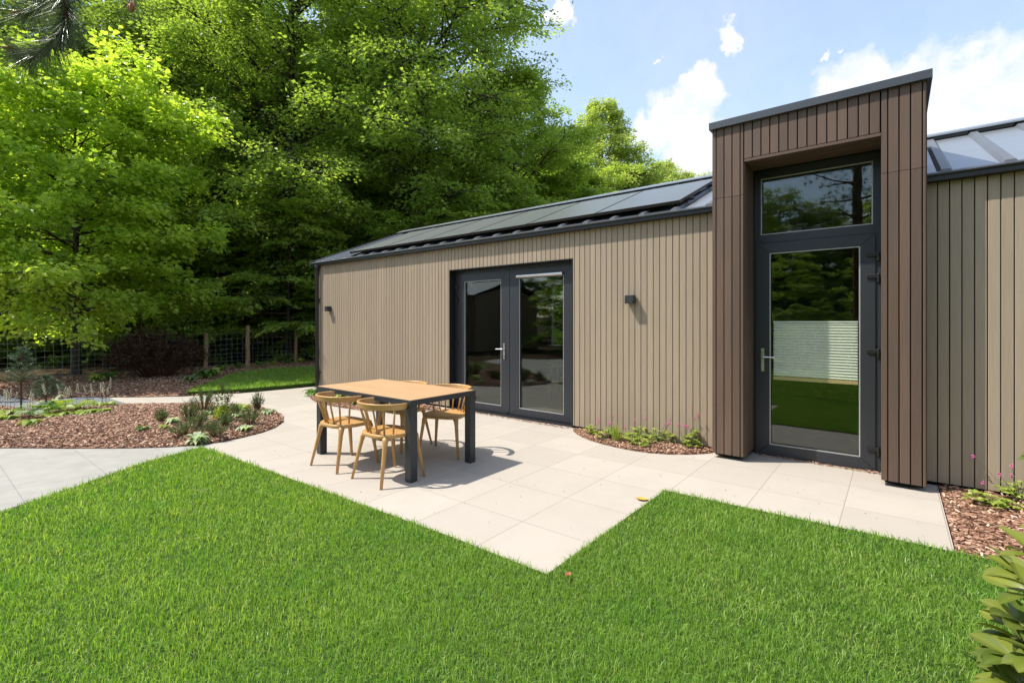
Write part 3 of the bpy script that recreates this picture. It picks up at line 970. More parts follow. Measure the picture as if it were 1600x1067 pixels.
# brown entrance portal
PN, PL, PR, OL, OR, OT, PT = 5.43, -1.545, 0.218, -1.225, -0.095, 3.125, 3.53
DN = 5.865            # face of the door leaf
mb = MB()
lb = [PL, PL + .044, PL + .124, PL + .204, PL + .284, OL - 0.002]
rb = [OR + 0.002, OR + .052, OR + .130, OR + .208, OR + .286, PR]
for bs in (lb, rb):
    for a, b in zip(bs[:-1], bs[1:]):
        board(mb, a, b - 0.008, PN, 0.05, 2.782, 0.024)
        board(mb, a, b - 0.008, PN, 2.786, PT, 0.024)
x = OL + 0.004
k = 14; mw = (OR - OL) / k
for i in range(k): board(mb, OL + i * mw, OL + (i + 1) * mw - 0.0085, PN, OT + 0.034, PT, 0.024)
mb.box(OL, OR, PN, PN + 0.024, OT, OT + 0.028)                      # trim above the opening
# inner jambs and soffit
nj = PN + 0.026
while nj < 5.85:
    b2 = min(nj + 0.073, 5.875)
    mb.box(OL - 0.022, OL, nj, b2, 0.05, OT); mb.box(OR, OR + 0.022, nj, b2, 0.05, OT)
    mb.box(OL, OR, nj, b2, OT, OT + 0.022)
    nj += BW
# outer flanks
nj = PN + 0.026
while nj < 7.55:
    zlo = 0.05 if nj < FN - 0.08 else 2.72
    b2 = min(nj + 0.073, FN - 0.002) if nj < FN - 0.08 else nj + 0.073
    mb.box(PL, PL + 0.022, nj, b2, zlo, PT); mb.box(PR - 0.022, PR, nj, b2, zlo, PT)
    nj += BW
portal = H(mb, 'entrance_portal', M['brown'])
mb = MB()
mb.box(PL + .025, OL - .025, PN + .026, 5.95, 0.03, PT - .002).box(OR + .025, PR - .025, PN + .026, 5.95, 0.03, PT - .002)
mb.box(OL - .025, OR + .025, PN + .026, 5.95, OT + .025, PT - .002)
mb.box(PL + .025, PL + .05, 5.951, 7.6, 2.71, PT - .002).box(PR - .05, PR - .025, 5.951, 7.6, 2.71, PT - .002)
H(mb, 'portal_core', M['void'], portal)
mb = MB().box(PL - .027, PR + .034, PN - .035, 7.66, PT - .004, PT + .072)
H(mb, 'coping', M['coping'], portal, bevel=0.002)


def frame(mb, x0, x1, z0, z1, w, n0, n1, wt=None, wb=None):
    """mitred-looking rectangular frame"""
    wt = wt or w; wb = wb or w
    mb.box(x0, x0 + w, n0, n1, z0, z1).box(x1 - w, x1, n0, n1, z0, z1)
    mb.box(x0 + w, x1 - w, n0, n1, z1 - wt, z1).box(x0 + w, x1 - w, n0, n1, z0, z0 + wb)
    return mb


def sash(x0, x1, z0, z1, gx0, gx1, gz0, gz1, n0, th=0.07):
    """frame with four mitred members around glass, each with eased edges"""
    m = MB()
    o = [(x0, z0), (x1, z0), (x1, z1), (x0, z1)]; i = [(gx0, gz0), (gx1, gz0), (gx1, gz1), (gx0, gz1)]
    g = 0.0006
    for k in range(4):
        a, b, c, d = o[k], o[(k + 1) % 4], i[(k + 1) % 4], i[k]
        cx_, cz_ = (a[0] + b[0] + c[0] + d[0]) / 4, (a[1] + b[1] + c[1] + d[1]) / 4
        q = [(p[0] + (cx_ - p[0]) * g / 0.3, p[1] + (cz_ - p[1]) * g / 0.3) for p in (a, b, c, d)]
        f = [(p[0], n0, p[1]) for p in q] + [(p[0], n0 + th, p[1]) for p in q]
        m.add(f, [(0, 1, 2, 3), (7, 6, 5, 4), (0, 4, 5, 1), (1, 5, 6, 2), (2, 6, 7, 3), (3, 7, 4, 0)])
    return m


def seal(x0, x1, z0, z1, n0):
    return frame(MB(), x0, x1, z0, z1, 0.011, n0, n0 + 0.012)


def handle(parent, u, z, lever):
    m = MB().box(u - 0.016, u + 0.016, DNX - 0.009, DNX, z - 0.125, z + 0.125)
    m.tube([(u, DNX - 0.009, z + 0.035), (u, DNX - 0.052, z + 0.035)], 0.010, 12)
    m.tube([(u, DNX - 0.052, z + 0.035), (u + lever * 0.02, DNX - 0.056, z + 0.035), (u + lever * 0.13, DNX - 0.056, z + 0.033)], [0.0095, 0.0095, 0.008], 12)
    m.tube([(u, DNX - 0.013, z - 0.06), (u, DNX - 0.009, z - 0.06)], 0.009, 12)
    m.build('handle', M['steel'], parent, bevel=0.002)


# entrance: fixed outer frame, transom light, door leaf
mb = MB()
mb.box(OL, OL + 0.022, 5.878, 5.95, 0.0, OT - .001).box(OR - 0.052, OR, 5.878, 5.95, 0.0, OT - .001)
mb.box(OL + 0.022, OR - 0.052, 5.878, 5.95, 2.325, 2.415).box(OL + 0.022, OR - 0.052, 5.878, 5.95, OT - 0.09, OT - .001)
mb.box(OL + 0.022, OL + 0.066, 5.878, 5.95, 2.415, OT - 0.09).box(OR - 0.071, OR - 0.052, 5.878, 5.95, 2.415, OT - 0.09)
mb.box(OL + 0.022, OR - 0.052, 5.885, 5.95, 0.0, 0.010)
dframe = H(mb, 'door_frame', M['anth'], bevel=0.002)
tw = H(seal(-1.159, -0.166, 2.415, 3.035, 5.889), 'transom_window', M['seal'])
MB().box(-1.158, -0.167, 5.905, 5.925, 2.416, 3.034).build('pane', M['glass'], tw)
DNX = DN
door = H(sash(-1.203, -0.146, 0.012, 2.322, -1.070, -0.266, 0.125, 2.209, DN, 0.07), 'door', M['anth'], bevel=0.0015)
seal(-1.070, -0.266, 0.125, 2.209, DN + 0.006).build('glazing_seal', M['seal'], door)
MB().box(-1.069, -0.267, DN + 0.030, DN + 0.045, 0.126, 2.208).build('pane', M['glass'], door)
handle(door, -1.137, 1.045, 1)
mb = MB()
nb = 20
for i in range(nb):       # pleated blind
    z0 = 0.865 + i * (1.453 - 0.865) / nb; dz = (1.453 - 0.865) / nb
    mb.add([(-1.045, 5.962, z0), (-0.29, 5.962, z0), (-0.29, 5.939, z0 + dz / 2), (-1.045, 5.939, z0 + dz / 2), (-1.045, 5.962, z0 + dz), (-0.29, 5.962, z0 + dz)],
           [(0, 1, 2, 3), (3, 2, 5, 4)])
bl = mb.build('blind', M['blind'], door)
MB().box(-1.047, -0.288, 5.938, 5.958, 1.453, 1.468).build('blind_rail', M['blind'], bl)
MB().box(-1.047, -0.288, 5.938, 5.958, 0.828, 0.864).build('blind_rail', M['rail_mulch_tint'], bl, bevel=0.002)
for z in (2.115, 1.905, 1.175, 0.225):
    m = MB().box(-0.215, -0.118, DN - 0.016, DN - 0.0005, z - 0.020, z + 0.020)
    m.tube([(-0.122, DN - 0.012, z - 0.062), (-0.122, DN - 0.012, z + 0.024)], 0.014, 12)
    m.build('hinge', M['black'], door, bevel=0.004)

# french doors
DNX = FNX = 5.845
mb = frame(MB(), FD[0] + .002, FD[1] - .002, 0.002, FD[3] - .002, 0.070, FNX + 0.012, 5.95, 0.07, 0.055)
mb.box(-4.732, -4.690, FNX - 0.006, 5.95, 0.055, 2.262)
ff_ = H(mb, 'french_door_frame', M['anth'], bevel=0.002)
mb = MB()
mb.box(FD[0] - .0, FD[0] + .012, FN - 0.004, FNX + 0.011, 0.0, FD[3] + .0).box(FD[1] - .012, FD[1], FN - 0.004, FNX + 0.011, 0.0, FD[3])
mb.box(FD[0] + .012, FD[1] - .012, FN - 0.004, FNX + 0.011, FD[3] - .012, FD[3]).box(FD[0] + .012, FD[1] - .012, FN + .02, FNX + .011, 0.001, 0.016)
mb.build('reveal_lining', M['black'], ff_)
for (x0, x1, gx0, gx1) in ((-5.822, -4.733, -5.665, -4.862), (-4.689, -3.545, -4.508, -3.700)):
    d = H(sash(x0, x1, 0.03, 2.262, gx0, gx1, 0.135, 2.135, FNX - 0.001, 0.06), 'french_door', M['anth'], bevel=0.0015)
    seal(gx0, gx1, 0.135, 2.135, FNX + 0.006).build('glazing_seal', M['seal'], d)
    MB().box(gx0 + .001, gx1 - .001, FNX + 0.030, FNX + 0.045, 0.136, 2.134).build('pane', M['glass'], d)
    if x0 < -5:
        handle(d, -4.797, 1.0, -1)
        for z in (2.05, 1.83, 1.10, 0.2):
            MB().box(-5.875, -5.80, FNX - 0.02, FNX - 0.0015, z - 0.02, z + 0.02).tube([(-5.838, FNX - .014, z - .06), (-5.838, FNX - .014, z + .03)], 0.013, 10).build('hinge', M['black'], d)
    else:
        MB().tube([(-4.53, FNX - 0.022, 2.155), (-3.705, FNX - 0.022, 2.155)], 0.024, 14).build('blind_cassette', M['steel'], d)

# rainwater pipe on the far corner
mb = MB().tube([(-10.0, 5.665, 0.02), (-10.0, 5.665, 2.60)], 0.038, 16)
mb.tube([(-10.0, 5.665, 2.60), (-10.0, 5.665, 2.66), (-10.0, 5.68, 2.70)], [0.045, 0.060, 0.068], 16)
mb.tube([(-10.0, 5.665, 0.22), (-10.0, 5.665, 0.30)], 0.043, 16)
dp = H(mb, 'downpipe', M['black'], smooth=False)
for z in (0.34, 1.95):
    MB().tube([(-10.0, 5.665, z), (-10.0, 5.665, z + 0.03)], 0.044, 16).box(-10.06, -9.94, 5.66, 5.719, z + .008, z + 0.022).build('pipe_bracket', M['black'], dp)

# wall lamps
def wall_lamp(u, label):
    t = empty('wall_lamp', (u, FN, 1.69), 0, label, 'wall lamp', 'black box lamps on the front wall')
    MB().box(-0.045, 0.045, -0.012, 0.0, 0.01, 0.095).build('back_plate', M['black'], t)
    MB().box(-0.055, 0.055, -0.105, -0.012, 0.0, 0.105).build('lamp_body', M['anth_metal'], t, bevel=0.003)
    MB().tube([(0, -0.06, -0.003), (0, -0.06, 0.0)], 0.03, 16).build('lens', M['seal'], t)


wall_lamp(-2.60, 'black box wall lamp between the french doors and the brown portal')
wall_lamp(-9.56, 'black box wall lamp beside the downpipe at the far house corner')

# solar panels
PLW, PLL = 1.134, 1.722
pan_names = ['solar panel nearest the brown portal, first from the right', 'second solar panel from the brown portal', 'third solar panel from the brown portal',
             'fourth solar panel from the brown portal, third from the far end', 'fifth solar panel, second from the far roof end', 'solar panel at the far end of the roof row']
sl = math.atan(TR)
for i in range(6):
    u1 = -2.0 - i * (PLW + 0.008)
    t = empty('solar_panel', (u1 - PLW, 5.74, rz_(5.74) + 0.075), 0, pan_names[i], 'solar panel', 'row of solar panels on the front roof slope')
    t.rotation_euler = (sl, 0, 0)
    m = MB()
    m.box(0, 0.012, 0, PLL, 0, 0.036).box(PLW - 0.012, PLW, 0, PLL, 0, 0.036).box(0.012, PLW - 0.012, 0, 0.012, 0, 0.036).box(0.012, PLW - 0.012, PLL - 0.012, PLL, 0, 0.036)
    m.build('panel_frame', M['black'], t)
    MB().box(0.012, PLW - 0.012, 0.012, PLL - 0.012, 0.02, 0.033).build('cell_sheet', M['cells'], t)
for yy, lab in ((0.35, 'lower aluminium rail carrying the solar panels'), (1.35, 'upper aluminium rail carrying the solar panels')):
    m = MB().box(-6.86, 0.06, yy - 0.02, yy + 0.02, -0.034, -0.001)
    k = -6.6
    while k < 0.1:
        m.box(k - .02, k + .02, yy - 0.03, yy + 0.03, -0.075, -0.034); k += 0.8
    o = m.build('mounting_rail', M['anth_metal'])
    o.location = (-2.0, 5.74, rz_(5.74) + 0.075); o.rotation_euler = (sl, 0, 0)
    tag(o, lab, 'rail', 'rails under the solar panels')

# ------------------------------------------------------------------ garden furniture
TU0, TU1, TN0, TN1, TH = -5.03, -3.425, 2.84, 3.705, 0.75
t = empty('dining_table', ((TU0 + TU1) / 2, (TN0 + TN1) / 2, 0), 0, 'rectangular garden table with teak top and square anthracite metal legs on the patio', 'table')
hx, hy = (TU1 - TU0) / 2, (TN1 - TN0) / 2
mb = MB()
e = 0.012
mb.box(-hx, hx, -hy, -hy + e, TH - .052, TH - .004).box(-hx, hx, hy - e, hy, TH - .052, TH - .004)
mb.box(-hx, -hx + e, -hy + e, hy - e, TH - .052, TH - .004).box(hx - e, hx, -hy + e, hy - e, TH - .052, TH - .004)
mb.box(-hx + e, hx - e, -hy + e, hy - e, TH - .034, TH - .022)
mb.build('table_frame', M['anth_metal'], t, bevel=0.002)
mb = MB()
nb = 7; bw = (2 * hy - 2 * e) / nb
for i in range(nb):
    y0 = -hy + e + i * bw
    for (a, b) in ((-hx + e + .001, 0.0), (0.001, hx - e - .001)):
        mb.box(a, b, y0 + .0006, y0 + bw - .0006, TH - .020, TH)
mb.build('table_top', M['teak'], t, bevel=0.001, segs=1)
for sx in (-1, 1):
    for sy in (-1, 1):
        cx_, cy_ = sx * (hx - .0415), sy * (hy - .0415)
        MB().box(cx_ - .040, cx_ + .040, cy_ - .040, cy_ + .040, 0.006, TH - .053).box(cx_ - .036, cx_ + .036, cy_ - .036, cy_ + .036, 0.0, 0.006).build('leg', M['anth_metal'], t, bevel=0.003)


def make_chair():
    t = empty('dining_chair')
    # dished seat
    m = MB(); rows = []
    n = 40
    def rim(k, s):
        a = 2 * math.pi * k / n
        c_, s_ = math.cos(a), math.sin(a)
        p = 0.55
        x = math.copysign(abs(c_) ** p, c_) * (0.232 - 0.018 * (1 if s_ < 0 else 0) * abs(s_)) * s
        y = math.copysign(abs(s_) ** (p if s_ > 0 else .8), s_) * (0.215 if s_ > 0 else 0.222) * s
        return x, y
    levels = [(0.0, 0.432), (0.35, 0.433), (0.7, 0.438), (0.9, 0.447), (0.975, 0.449), (1.0, 0.443), (1.0, 0.420), (0.975, 0.413), (0.8, 0.411), (0.0, 0.411)]
    for li, (s, z) in enumerate(levels):
        ring = []
        for k in range(n):
            x, y = rim(k, max(s, 0.001))
            ring.append((x, y + (0 if True else 0), z - (0.012 * max(0, y / 0.2) ** 3 if li < 6 else 0)))
        rows.append(ring)
    vs = [p for r in rows for p in r]; fs = []
    for i in range(len(rows) - 1):
        for k in range(n):
            k2 = (k + 1) % n
            fs.append((i * n + k, i * n + k2, (i + 1) * n + k2, (i + 1) * n + k))
    m.add(vs, fs)
    m.build('seat', M['chair'], t, smooth=True)
    for sx in (-1, 1):
        for sy in (-1, 1):
            top = Vector((sx * (0.185 if sy > 0 else 0.175), sy * 0.165, 0.415))
            foot = Vector((sx * 0.232, sy * 0.228 if sy > 0 else -0.25, 0.0))
            m = MB()
            P = [top + Vector((-sx * .012, -sy * .008, 0.004)), top.lerp(foot, 0.05), top.lerp(foot, 0.16), top.lerp(foot, 0.5), foot]
            m.tube(P, [0.031, 0.026, 0.0205, 0.0175, 0.0125], 10, squash=(1.05, 0.9))
            m.build('leg', M['chair'], t, smooth=True)
    # wrap-around back rail
    def rail_pt(a):
        return 0.252 * math.sin(a), -0.055 - 0.215 * math.cos(a)
    m = MB(); K = 26; A = math.radians(112); th = 0.0115
    secs = []
    for i in range(K + 1):
        a = -A + 2 * A * i / K
        x, y = rail_pt(a)
        nx, ny = math.sin(a) / 0.252, -math.cos(a) / 0.215
        l = math.hypot(nx, ny); nx /= l; ny /= l
        endf = min(1, (1 - abs(a) / A) * 6 + 0.55)
        hh = 0.0285 * endf
        zc = 0.706 - 0.004 * abs(a)
        lean = 0.010
        sec = []
        for (s, z) in ((-th, -hh * .8), (-th * .6, -hh), (th * .6, -hh), (th, -hh * .8), (th + lean, hh * .8), (th * .6 + lean, hh), (-th * .6 + lean, hh), (-th + lean, hh * .8)):
            sec.append((x + nx * s, y + ny * s, zc + z))
        secs.append(sec)
    vs = [p for s in secs for p in s]; fs = []
    for i in range(K):
        for k in range(8):
            k2 = (k + 1) % 8
            fs.append((i * 8 + k, i * 8 + k2, (i + 1) * 8 + k2, (i + 1) * 8 + k))
    fs += [tuple(range(8))[::-1], tuple(K * 8 + k for k in range(8))]
    m.add(vs, fs)
    m.build('back_rail', M['chair'], t, bevel=0.003)
    for ta, bx in ((-74, -0.175), (-48, -0.125), (-25, -0.075), (0, 0.0), (25, 0.075), (48, 0.125), (74, 0.175)):
        a = math.radians(ta)
        x, y = rail_pt(a)
        by = -0.195 + 0.10 * (abs(bx) / 0.165) ** 2.2
        MB().tube([(x, y, 0.685), ((x + bx) / 2, (y + by) / 2, 0.565), (bx, by, 0.436)], [0.0080, 0.0095, 0.0080], 8).build('spindle', M['chair'], t, smooth=True)
    return t


chair0 = make_chair()
for i, (u, n, rz, lab) in enumerate([
        (-4.43, 2.825, 1, 'oak-coloured spindle chair on the lawn side of the table, left of the pair'),
        (-3.725, 2.835, -2, 'oak-coloured spindle chair on the lawn side, nearest the front table leg'),
        (-3.93, 3.76, 204, 'oak-coloured spindle chair on the house side, turned outward near the right table leg'),
        (-4.56, 3.66, 183, 'oak-coloured spindle chair on the house side, mostly hidden behind the table top')]):
    c = chair0 if i == 0 else copy_tree(chair0)
    c.location = (u, n, 0); c.rotation_euler = (0, 0, math.radians(rz))
    tag(c, lab, 'chair', 'spindle chairs around the garden table')

t = empty('indoor_table', (-4.15, 7.55, 0.031), 0, 'dark table indoors, faintly seen through the right french door', 'table')
MB().box(-.72, .72, -.4, .4, .70, .745).build('table_top', M['anth_metal'], t, bevel=0.003)
for sx in (-1, 1):
    for sy in (-1, 1):
        MB().box(sx * .68 - .035, sx * .68 + .035, sy * .36 - .035, sy * .36 + .035, 0, .699).build('leg', M['anth_metal'], t)
c = copy_tree(chair0)
c.location = (-4.45, 7.05, 0.031); c.rotation_euler = (0, 0, math.radians(6)); c['label'] = 'brown spindle chair indoors at the dark table, seen through the right french door'
del c['group']
M['chair_dark'] = mat_plain('brown_chair', (0.11, 0.05, 0.025), 0.45, nscale=30, bumpv=0.03)
for ch in c.children:
    ch.material_slots[0].link = 'OBJECT'; ch.material_slots[0].material = M['chair_dark']

# ------------------------------------------------------------------ vegetation engines
UPV = np.array([0, 0, 1.0])


def norm(a):
    return a / (np.linalg.norm(a, axis=-1, keepdims=True) + 1e-9)


def leaf_mesh(name, pos, axis, nrm, length, width, mat, parent, var, shape='kite'):
    """one small folded blade per row"""
    n = len(pos)
    axis = norm(axis); side = norm(np.cross(nrm, axis)); up = np.cross(axis, side)
    l = length[:, None]; w = width[:, None]
    if shape == 'kite':
        V = np.empty((n, 4, 3))
        V[:, 0] = pos
        V[:, 1] = pos + axis * l * .45 + side * w * .5 + up * w * .12
        V[:, 2] = pos + axis * l - up * l * .10
        V[:, 3] = pos + axis * l * .45 - side * w * .5 + up * w * .12
        F = (np.arange(n) * 4)[:, None] + np.array([[0, 3, 2, 1]])
        sizes = np.full(n, 4); k = 4
    elif shape == 'heart':
        V = np.empty((n, 6, 3))
        V[:, 0] = pos
        V[:, 1] = pos + axis * l * .15 + side * w * .42 + up * w * .1
        V[:, 2] = pos + axis * l * .55 + side * w * .46 + up * w * .12
        V[:, 3] = pos + axis * l - up * l * .12
        V[:, 4] = pos + axis * l * .55 - side * w * .46 + up * w * .12
        V[:, 5] = pos + axis * l * .15 - side * w * .42 + up * w * .1
        b = (np.arange(n) * 6)[:, None]
        F = np.concatenate([b + np.array([[0, 3, 2, 1]]), b + np.array([[0, 5, 4, 3]])], axis=1)
        sizes = np.full(n * 2, 4); k = 6
    else:   # needle
        V = np.empty((n, 3, 3))
        V[:, 0] = pos - side * w * .5; V[:, 1] = pos + side * w * .5; V[:, 2] = pos + axis * l
        F = (np.arange(n) * 3)[:, None] + np.array([[0, 1, 2]])
        sizes = np.full(n, 3); k = 3
    return np_mesh(name, V.reshape(-1, 3), F.ravel(), sizes, mat, parent, var=np.repeat(var, k))


def wood_mesh(name, branches, mat, parent, seg=6):
    m = MB()
    for pts, rad in branches:
        m.tube(pts, rad, seg if rad[0] > 0.03 else 4, caps=False)
    return m.build(name, mat, parent, smooth=True)


def grow_tree(seed, H_, profile, base, nl, trunk_r, rise=(0.6, 0.1), layered=0.6, twigs_per=9, leaves=60000,
              lsize=0.1, droop=0.12, lean=(0, 0), fork=None, tw_len=0.55, shape='kite', spread=1.0, wratio=0.62, flat=0.22, nrm_noise=0.45, minw=0.012):
    """returns trunk branches and leaf arrays.  profile(f) = crown radius at height fraction f"""
    rg = np.random.default_rng(seed)
    br = []
    # trunk
    K = 9
    tp = []
    wob = rg.normal(0, 0.012 * H_, (K, 2)).cumsum(0) * 0.35
    for i in range(K):
        f = i / (K - 1)
        tp.append(np.array([lean[0] * f + wob[i, 0] * f, lean[1] * f + wob[i, 1] * f, H_ * 0.97 * f]))
    tr = [max(trunk_r * (1 - f) ** 0.8 * (1.25 if i == 0 else 1), 0.012) for i, f in enumerate(np.linspace(0, 1, K))]
    br.append(([tuple(p) for p in tp], tr))
    def trunk_at(f):
        x = f * (K - 1); i = min(int(x), K - 2); t_ = x - i
        return tp[i] * (1 - t_) + tp[i + 1] * t_, tr[i] * (1 - t_) + tr[i + 1] * t_
    TW = []
    for i in range(nl):
        f = base + (0.98 - base) * ((i + rg.random()) / nl) ** 0.92
        p0, r0 = trunk_at(f)
        az = i * 2.39996 + rg.normal(0, 0.35)
        R = profile(f) * rg.uniform(0.72, 1.12) * spread
        if R < 0.15: continue
        el = rise[0] * f + rise[1] * (1 - f) + rg.normal(0, 0.12)
        d = np.array([math.cos(az), math.sin(az), math.tan(el)]); d /= np.linalg.norm(d[:2])
        n = 7; pts = []; p = p0.copy(); cur = d * (R / (n - 1))
        for k in range(n):
            pts.append(p.copy())
            cur = cur + np.array([rg.normal(0, 0.07), rg.normal(0, 0.07), rg.normal(0, 0.05) - droop * 0.35]) * (R / (n - 1))
            p = p + cur
        rb = min(r0 * 0.62, 0.014 * R + 0.012)
        br.append(([tuple(q) for q in pts], [max(rb * (1 - k / (n - 0.6)), 0.006) for k in range(n)]))
        pts = np.array(pts)
        ns = max(3, int(R / 0.34))
        for s in range(ns):
            t_ = 0.18 + 0.82 * (s + rg.random()) / ns
            x = t_ * (n - 1); a = min(int(x), n - 2); q = pts[a] * (1 - (x - a)) + pts[a + 1] * (x - a)
            dl = norm(pts[a + 1] - pts[a])
            sd = 1 if s % 2 else -1
            ang = sd * rg.uniform(0.5, 1.15)
            c_, s_ = math.cos(ang), math.sin(ang)
            sdv = np.array([dl[0] * c_ - dl[1] * s_, dl[0] * s_ + dl[1] * c_, dl[2] * 0.6 + rg.normal(0, 0.16)])
            sdv = norm(sdv)
            sl_ = R * rg.uniform(0.28, 0.5) * (1.1 - 0.55 * t_) + 0.25
            m_ = 4; sp = []
            qq = q.copy(); cu = sdv * sl_ / (m_ - 1)
            for k in range(m_):
                sp.append(qq.copy()); cu = cu + np.array([rg.normal(0, .1), rg.normal(0, .1), -droop * .4 + rg.normal(0, .05)]) * sl_ / (m_ - 1); qq = qq + cu
            br.append(([tuple(v) for v in sp], [max(rb * .38 * (1 - k / m_), 0.004) for k in range(m_)]))
            sp = np.array(sp)
            for k in range(twigs_per):
                tt = rg.uniform(0.1, 1.0) * (m_ - 1); a2 = min(int(tt), m_ - 2)
                o = sp[a2] * (1 - (tt - a2)) + sp[a2 + 1] * (tt - a2)
                dv = norm(sp[a2 + 1] - sp[a2])
                an2 = rg.uniform(-1.1, 1.1)
                c2, s2 = math.cos(an2), math.sin(an2)
                tv = np.array([dv[0] * c2 - dv[1] * s2, dv[0] * s2 + dv[1] * c2, dv[2] * .5 + rg.normal(0, 0.25 * (1 - layered) + 0.05)])
                TW.append(np.r_[o, norm(tv), tw_len * rg.uniform(0.6, 1.25), rg.random()])
    TW = np.array(TW)
    w = TW[:, 6]
    idx = rg.choice(len(TW), leaves, p=w / w.sum())
    T = TW[idx]
    t_ = rg.random(leaves) ** 0.8
    ax = T[:, 3:6]; sd = norm(np.cross(ax, UPV)); upn = np.cross(sd, ax)
    lat = rg.normal(0, 1, leaves) * T[:, 6] * flat * (1.1 - 0.6 * t_)
    ver = rg.normal(0, 1, leaves) * T[:, 6] * flat * (1 - layered) * 0.9
    pos = T[:, :3] + ax * (T[:, 6] * t_)[:, None] + sd * lat[:, None] + upn * ver[:, None]
    pos[:, 2] -= droop * T[:, 6] * t_ ** 2
    la = norm(ax + sd * (np.sign(lat) * rg.uniform(0.3, 1.2, leaves))[:, None] + rg.normal(0, 0.3, (leaves, 3)) + np.array([0, 0, -0.25]))
    nr = norm(upn + rg.normal(0, nrm_noise, (leaves, 3)))
    ln = lsize * rg.uniform(0.65, 1.25, leaves)
    var = np.clip(0.55 * T[:, 7] + 0.45 * rg.random(leaves), 0, 1)
    return br, (pos, la, nr, ln, np.maximum(ln * wratio, minw), var, shape)


def build_tree(name, spec, loc, label, cat, group, leafmat, barkmat, rz=0.0, scale=1.0, keep=None, crown='crown'):
    t = empty(name, (loc[0], loc[1], -0.03), rz, label, cat, group)
    t.scale = (scale,) * 3
    br, (pos, la, nr, ln, wd, var, shape) = spec
    wood_mesh('trunk', br, barkmat, t, 8)
    leaf_mesh(crown, pos, la, nr, ln, wd, leafmat, t, var, shape)
    return t


def recopy(src, loc, rz, sc, label, group=None, zs=1.0):
    c = copy_tree(src)
    c.location = (loc[0], loc[1], -0.03); c.rotation_euler = (0, 0, rz); c.scale = (sc, sc, sc * zs)
    c['label'] = label
    if group: c['group'] = group
    elif 'group' in c: del c['group']
    return c


def prof(pairs):
    xs, ys = zip(*pairs)
    return lambda f: float(np.interp(f, xs, ys))


bp = prof([(0, 0.7), (0.15, 1.0), (0.45, 1.0), (0.75, 0.72), (1, 0.12)])
sc_prof = lambda R, p=bp: (lambda f: R * p(f))
BARK, PBARK = M['bark'], M['bark_pine']
FG = 'forest trees behind the wire fence'

# --- the young linden in front of the fence, large leaves
lp = prof([(0.10, 0.75), (0.22, 1.0), (0.45, 1.0), (0.7, 0.86), (0.88, 0.55), (1, 0.15)])
spec = grow_tree(21, 8.3, sc_prof(2.85, lp), 0.20, 60, 0.10, rise=(0.8, 0.2), layered=0.45, twigs_per=9, leaves=64000, lsize=0.118, droop=0.2, tw_len=0.6, shape='heart', wratio=0.85, nrm_noise=0.6, flat=0.34)
loc = at(119, 12.9)
build_tree('linden_tree', spec, loc, 'young linden with large bright yellow-green leaves and slim trunk before the wire fence', 'tree', None, M['linden'], BARK, rz=0.6)

# --- the great beech and its neighbours
spec = grow_tree(5, 20.5, sc_prof(5.6, prof([(0, .6), (0.12, 0.8), (0.35, 0.92), (0.5, .95), (0.6, 0.8), (0.8, .7), (1, 0.3)])), 0.10, 100, 0.42, rise=(0.95, 0.15), layered=0.6, twigs_per=8, leaves=150000, lsize=0.15, droop=0.14, tw_len=0.85, lean=(0.2, 0.1), flat=0.34, nrm_noise=0.7)
great = build_tree('beech_tree', spec, at(655, 20.5), 'tallest beech, its dark forked trunk rising above the middle of the solar panels', 'tree', FG, M['beech'], BARK)
spec = grow_tree(6, 13.2, sc_prof(4.0), 0.08, 64, 0.2, rise=(0.8, 0.1), layered=0.6, flat=0.32, nrm_noise=0.6, twigs_per=8, leaves=105000, lsize=0.14, droop=0.18, tw_len=0.7)
bright = build_tree('beech_tree', spec, at(800, 23), 'bright green layered beech just right of the tallest beech', 'tree', FG, M['beech_bright'], BARK)
b2 = recopy(great, at(455, 19.5), 2.1, 0.9, 'broad beech with a spreading crown left of the tallest beech')
spec = grow_tree(8, 17, sc_prof(4.6), 0.05, 70, 0.24, rise=(0.8, 0.05), layered=0.5, flat=0.34, nrm_noise=0.7, twigs_per=7, leaves=80000, lsize=0.16, droop=0.15, tw_len=0.8)
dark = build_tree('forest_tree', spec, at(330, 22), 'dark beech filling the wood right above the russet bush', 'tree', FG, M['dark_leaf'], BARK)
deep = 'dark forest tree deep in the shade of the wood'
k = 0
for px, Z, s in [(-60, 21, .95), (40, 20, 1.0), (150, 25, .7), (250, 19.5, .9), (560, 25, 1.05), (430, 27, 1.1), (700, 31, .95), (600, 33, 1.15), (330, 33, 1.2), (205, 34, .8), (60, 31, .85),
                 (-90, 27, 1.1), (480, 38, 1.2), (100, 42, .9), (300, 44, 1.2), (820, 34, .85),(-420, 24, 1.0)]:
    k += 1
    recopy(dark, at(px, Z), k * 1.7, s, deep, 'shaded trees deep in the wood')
# low beech and hazel foliage reaching down to the fence
spec = grow_tree(11, 6.6, sc_prof(2.3, prof([(0, .8), (.3, 1), (.7, .75), (1, .2)])), 0.04, 34, 0.07, rise=(0.7, 0.1), layered=0.8, twigs_per=7, leaves=30000, lsize=0.125, droop=0.2, tw_len=0.55)
u1 = build_tree('young_beech', spec, at(450, 17.6), 'sunlit young beech leaning over the fence just left of the house corner', 'tree', FG, M['beech_bright'], BARK)
spec = grow_tree(12, 6.2, sc_prof(2.5, prof([(0, .9), (.3, 1), (.7, .8), (1, .3)])), 0.02, 34, 0.07, rise=(0.8, 0.1), layered=0.7, twigs_per=7, leaves=30000, lsize=0.13, droop=0.18, tw_len=0.6)
u2 = build_tree('young_beech', spec, at(545, 19.5), 'leafy hazel-like young tree directly behind the left end of the roof', 'tree', FG, M['beech'], BARK)
recopy(u1, at(735, 18.5), 2.0, 0.95, 'pale-leaved young beech showing just above the middle solar panels')
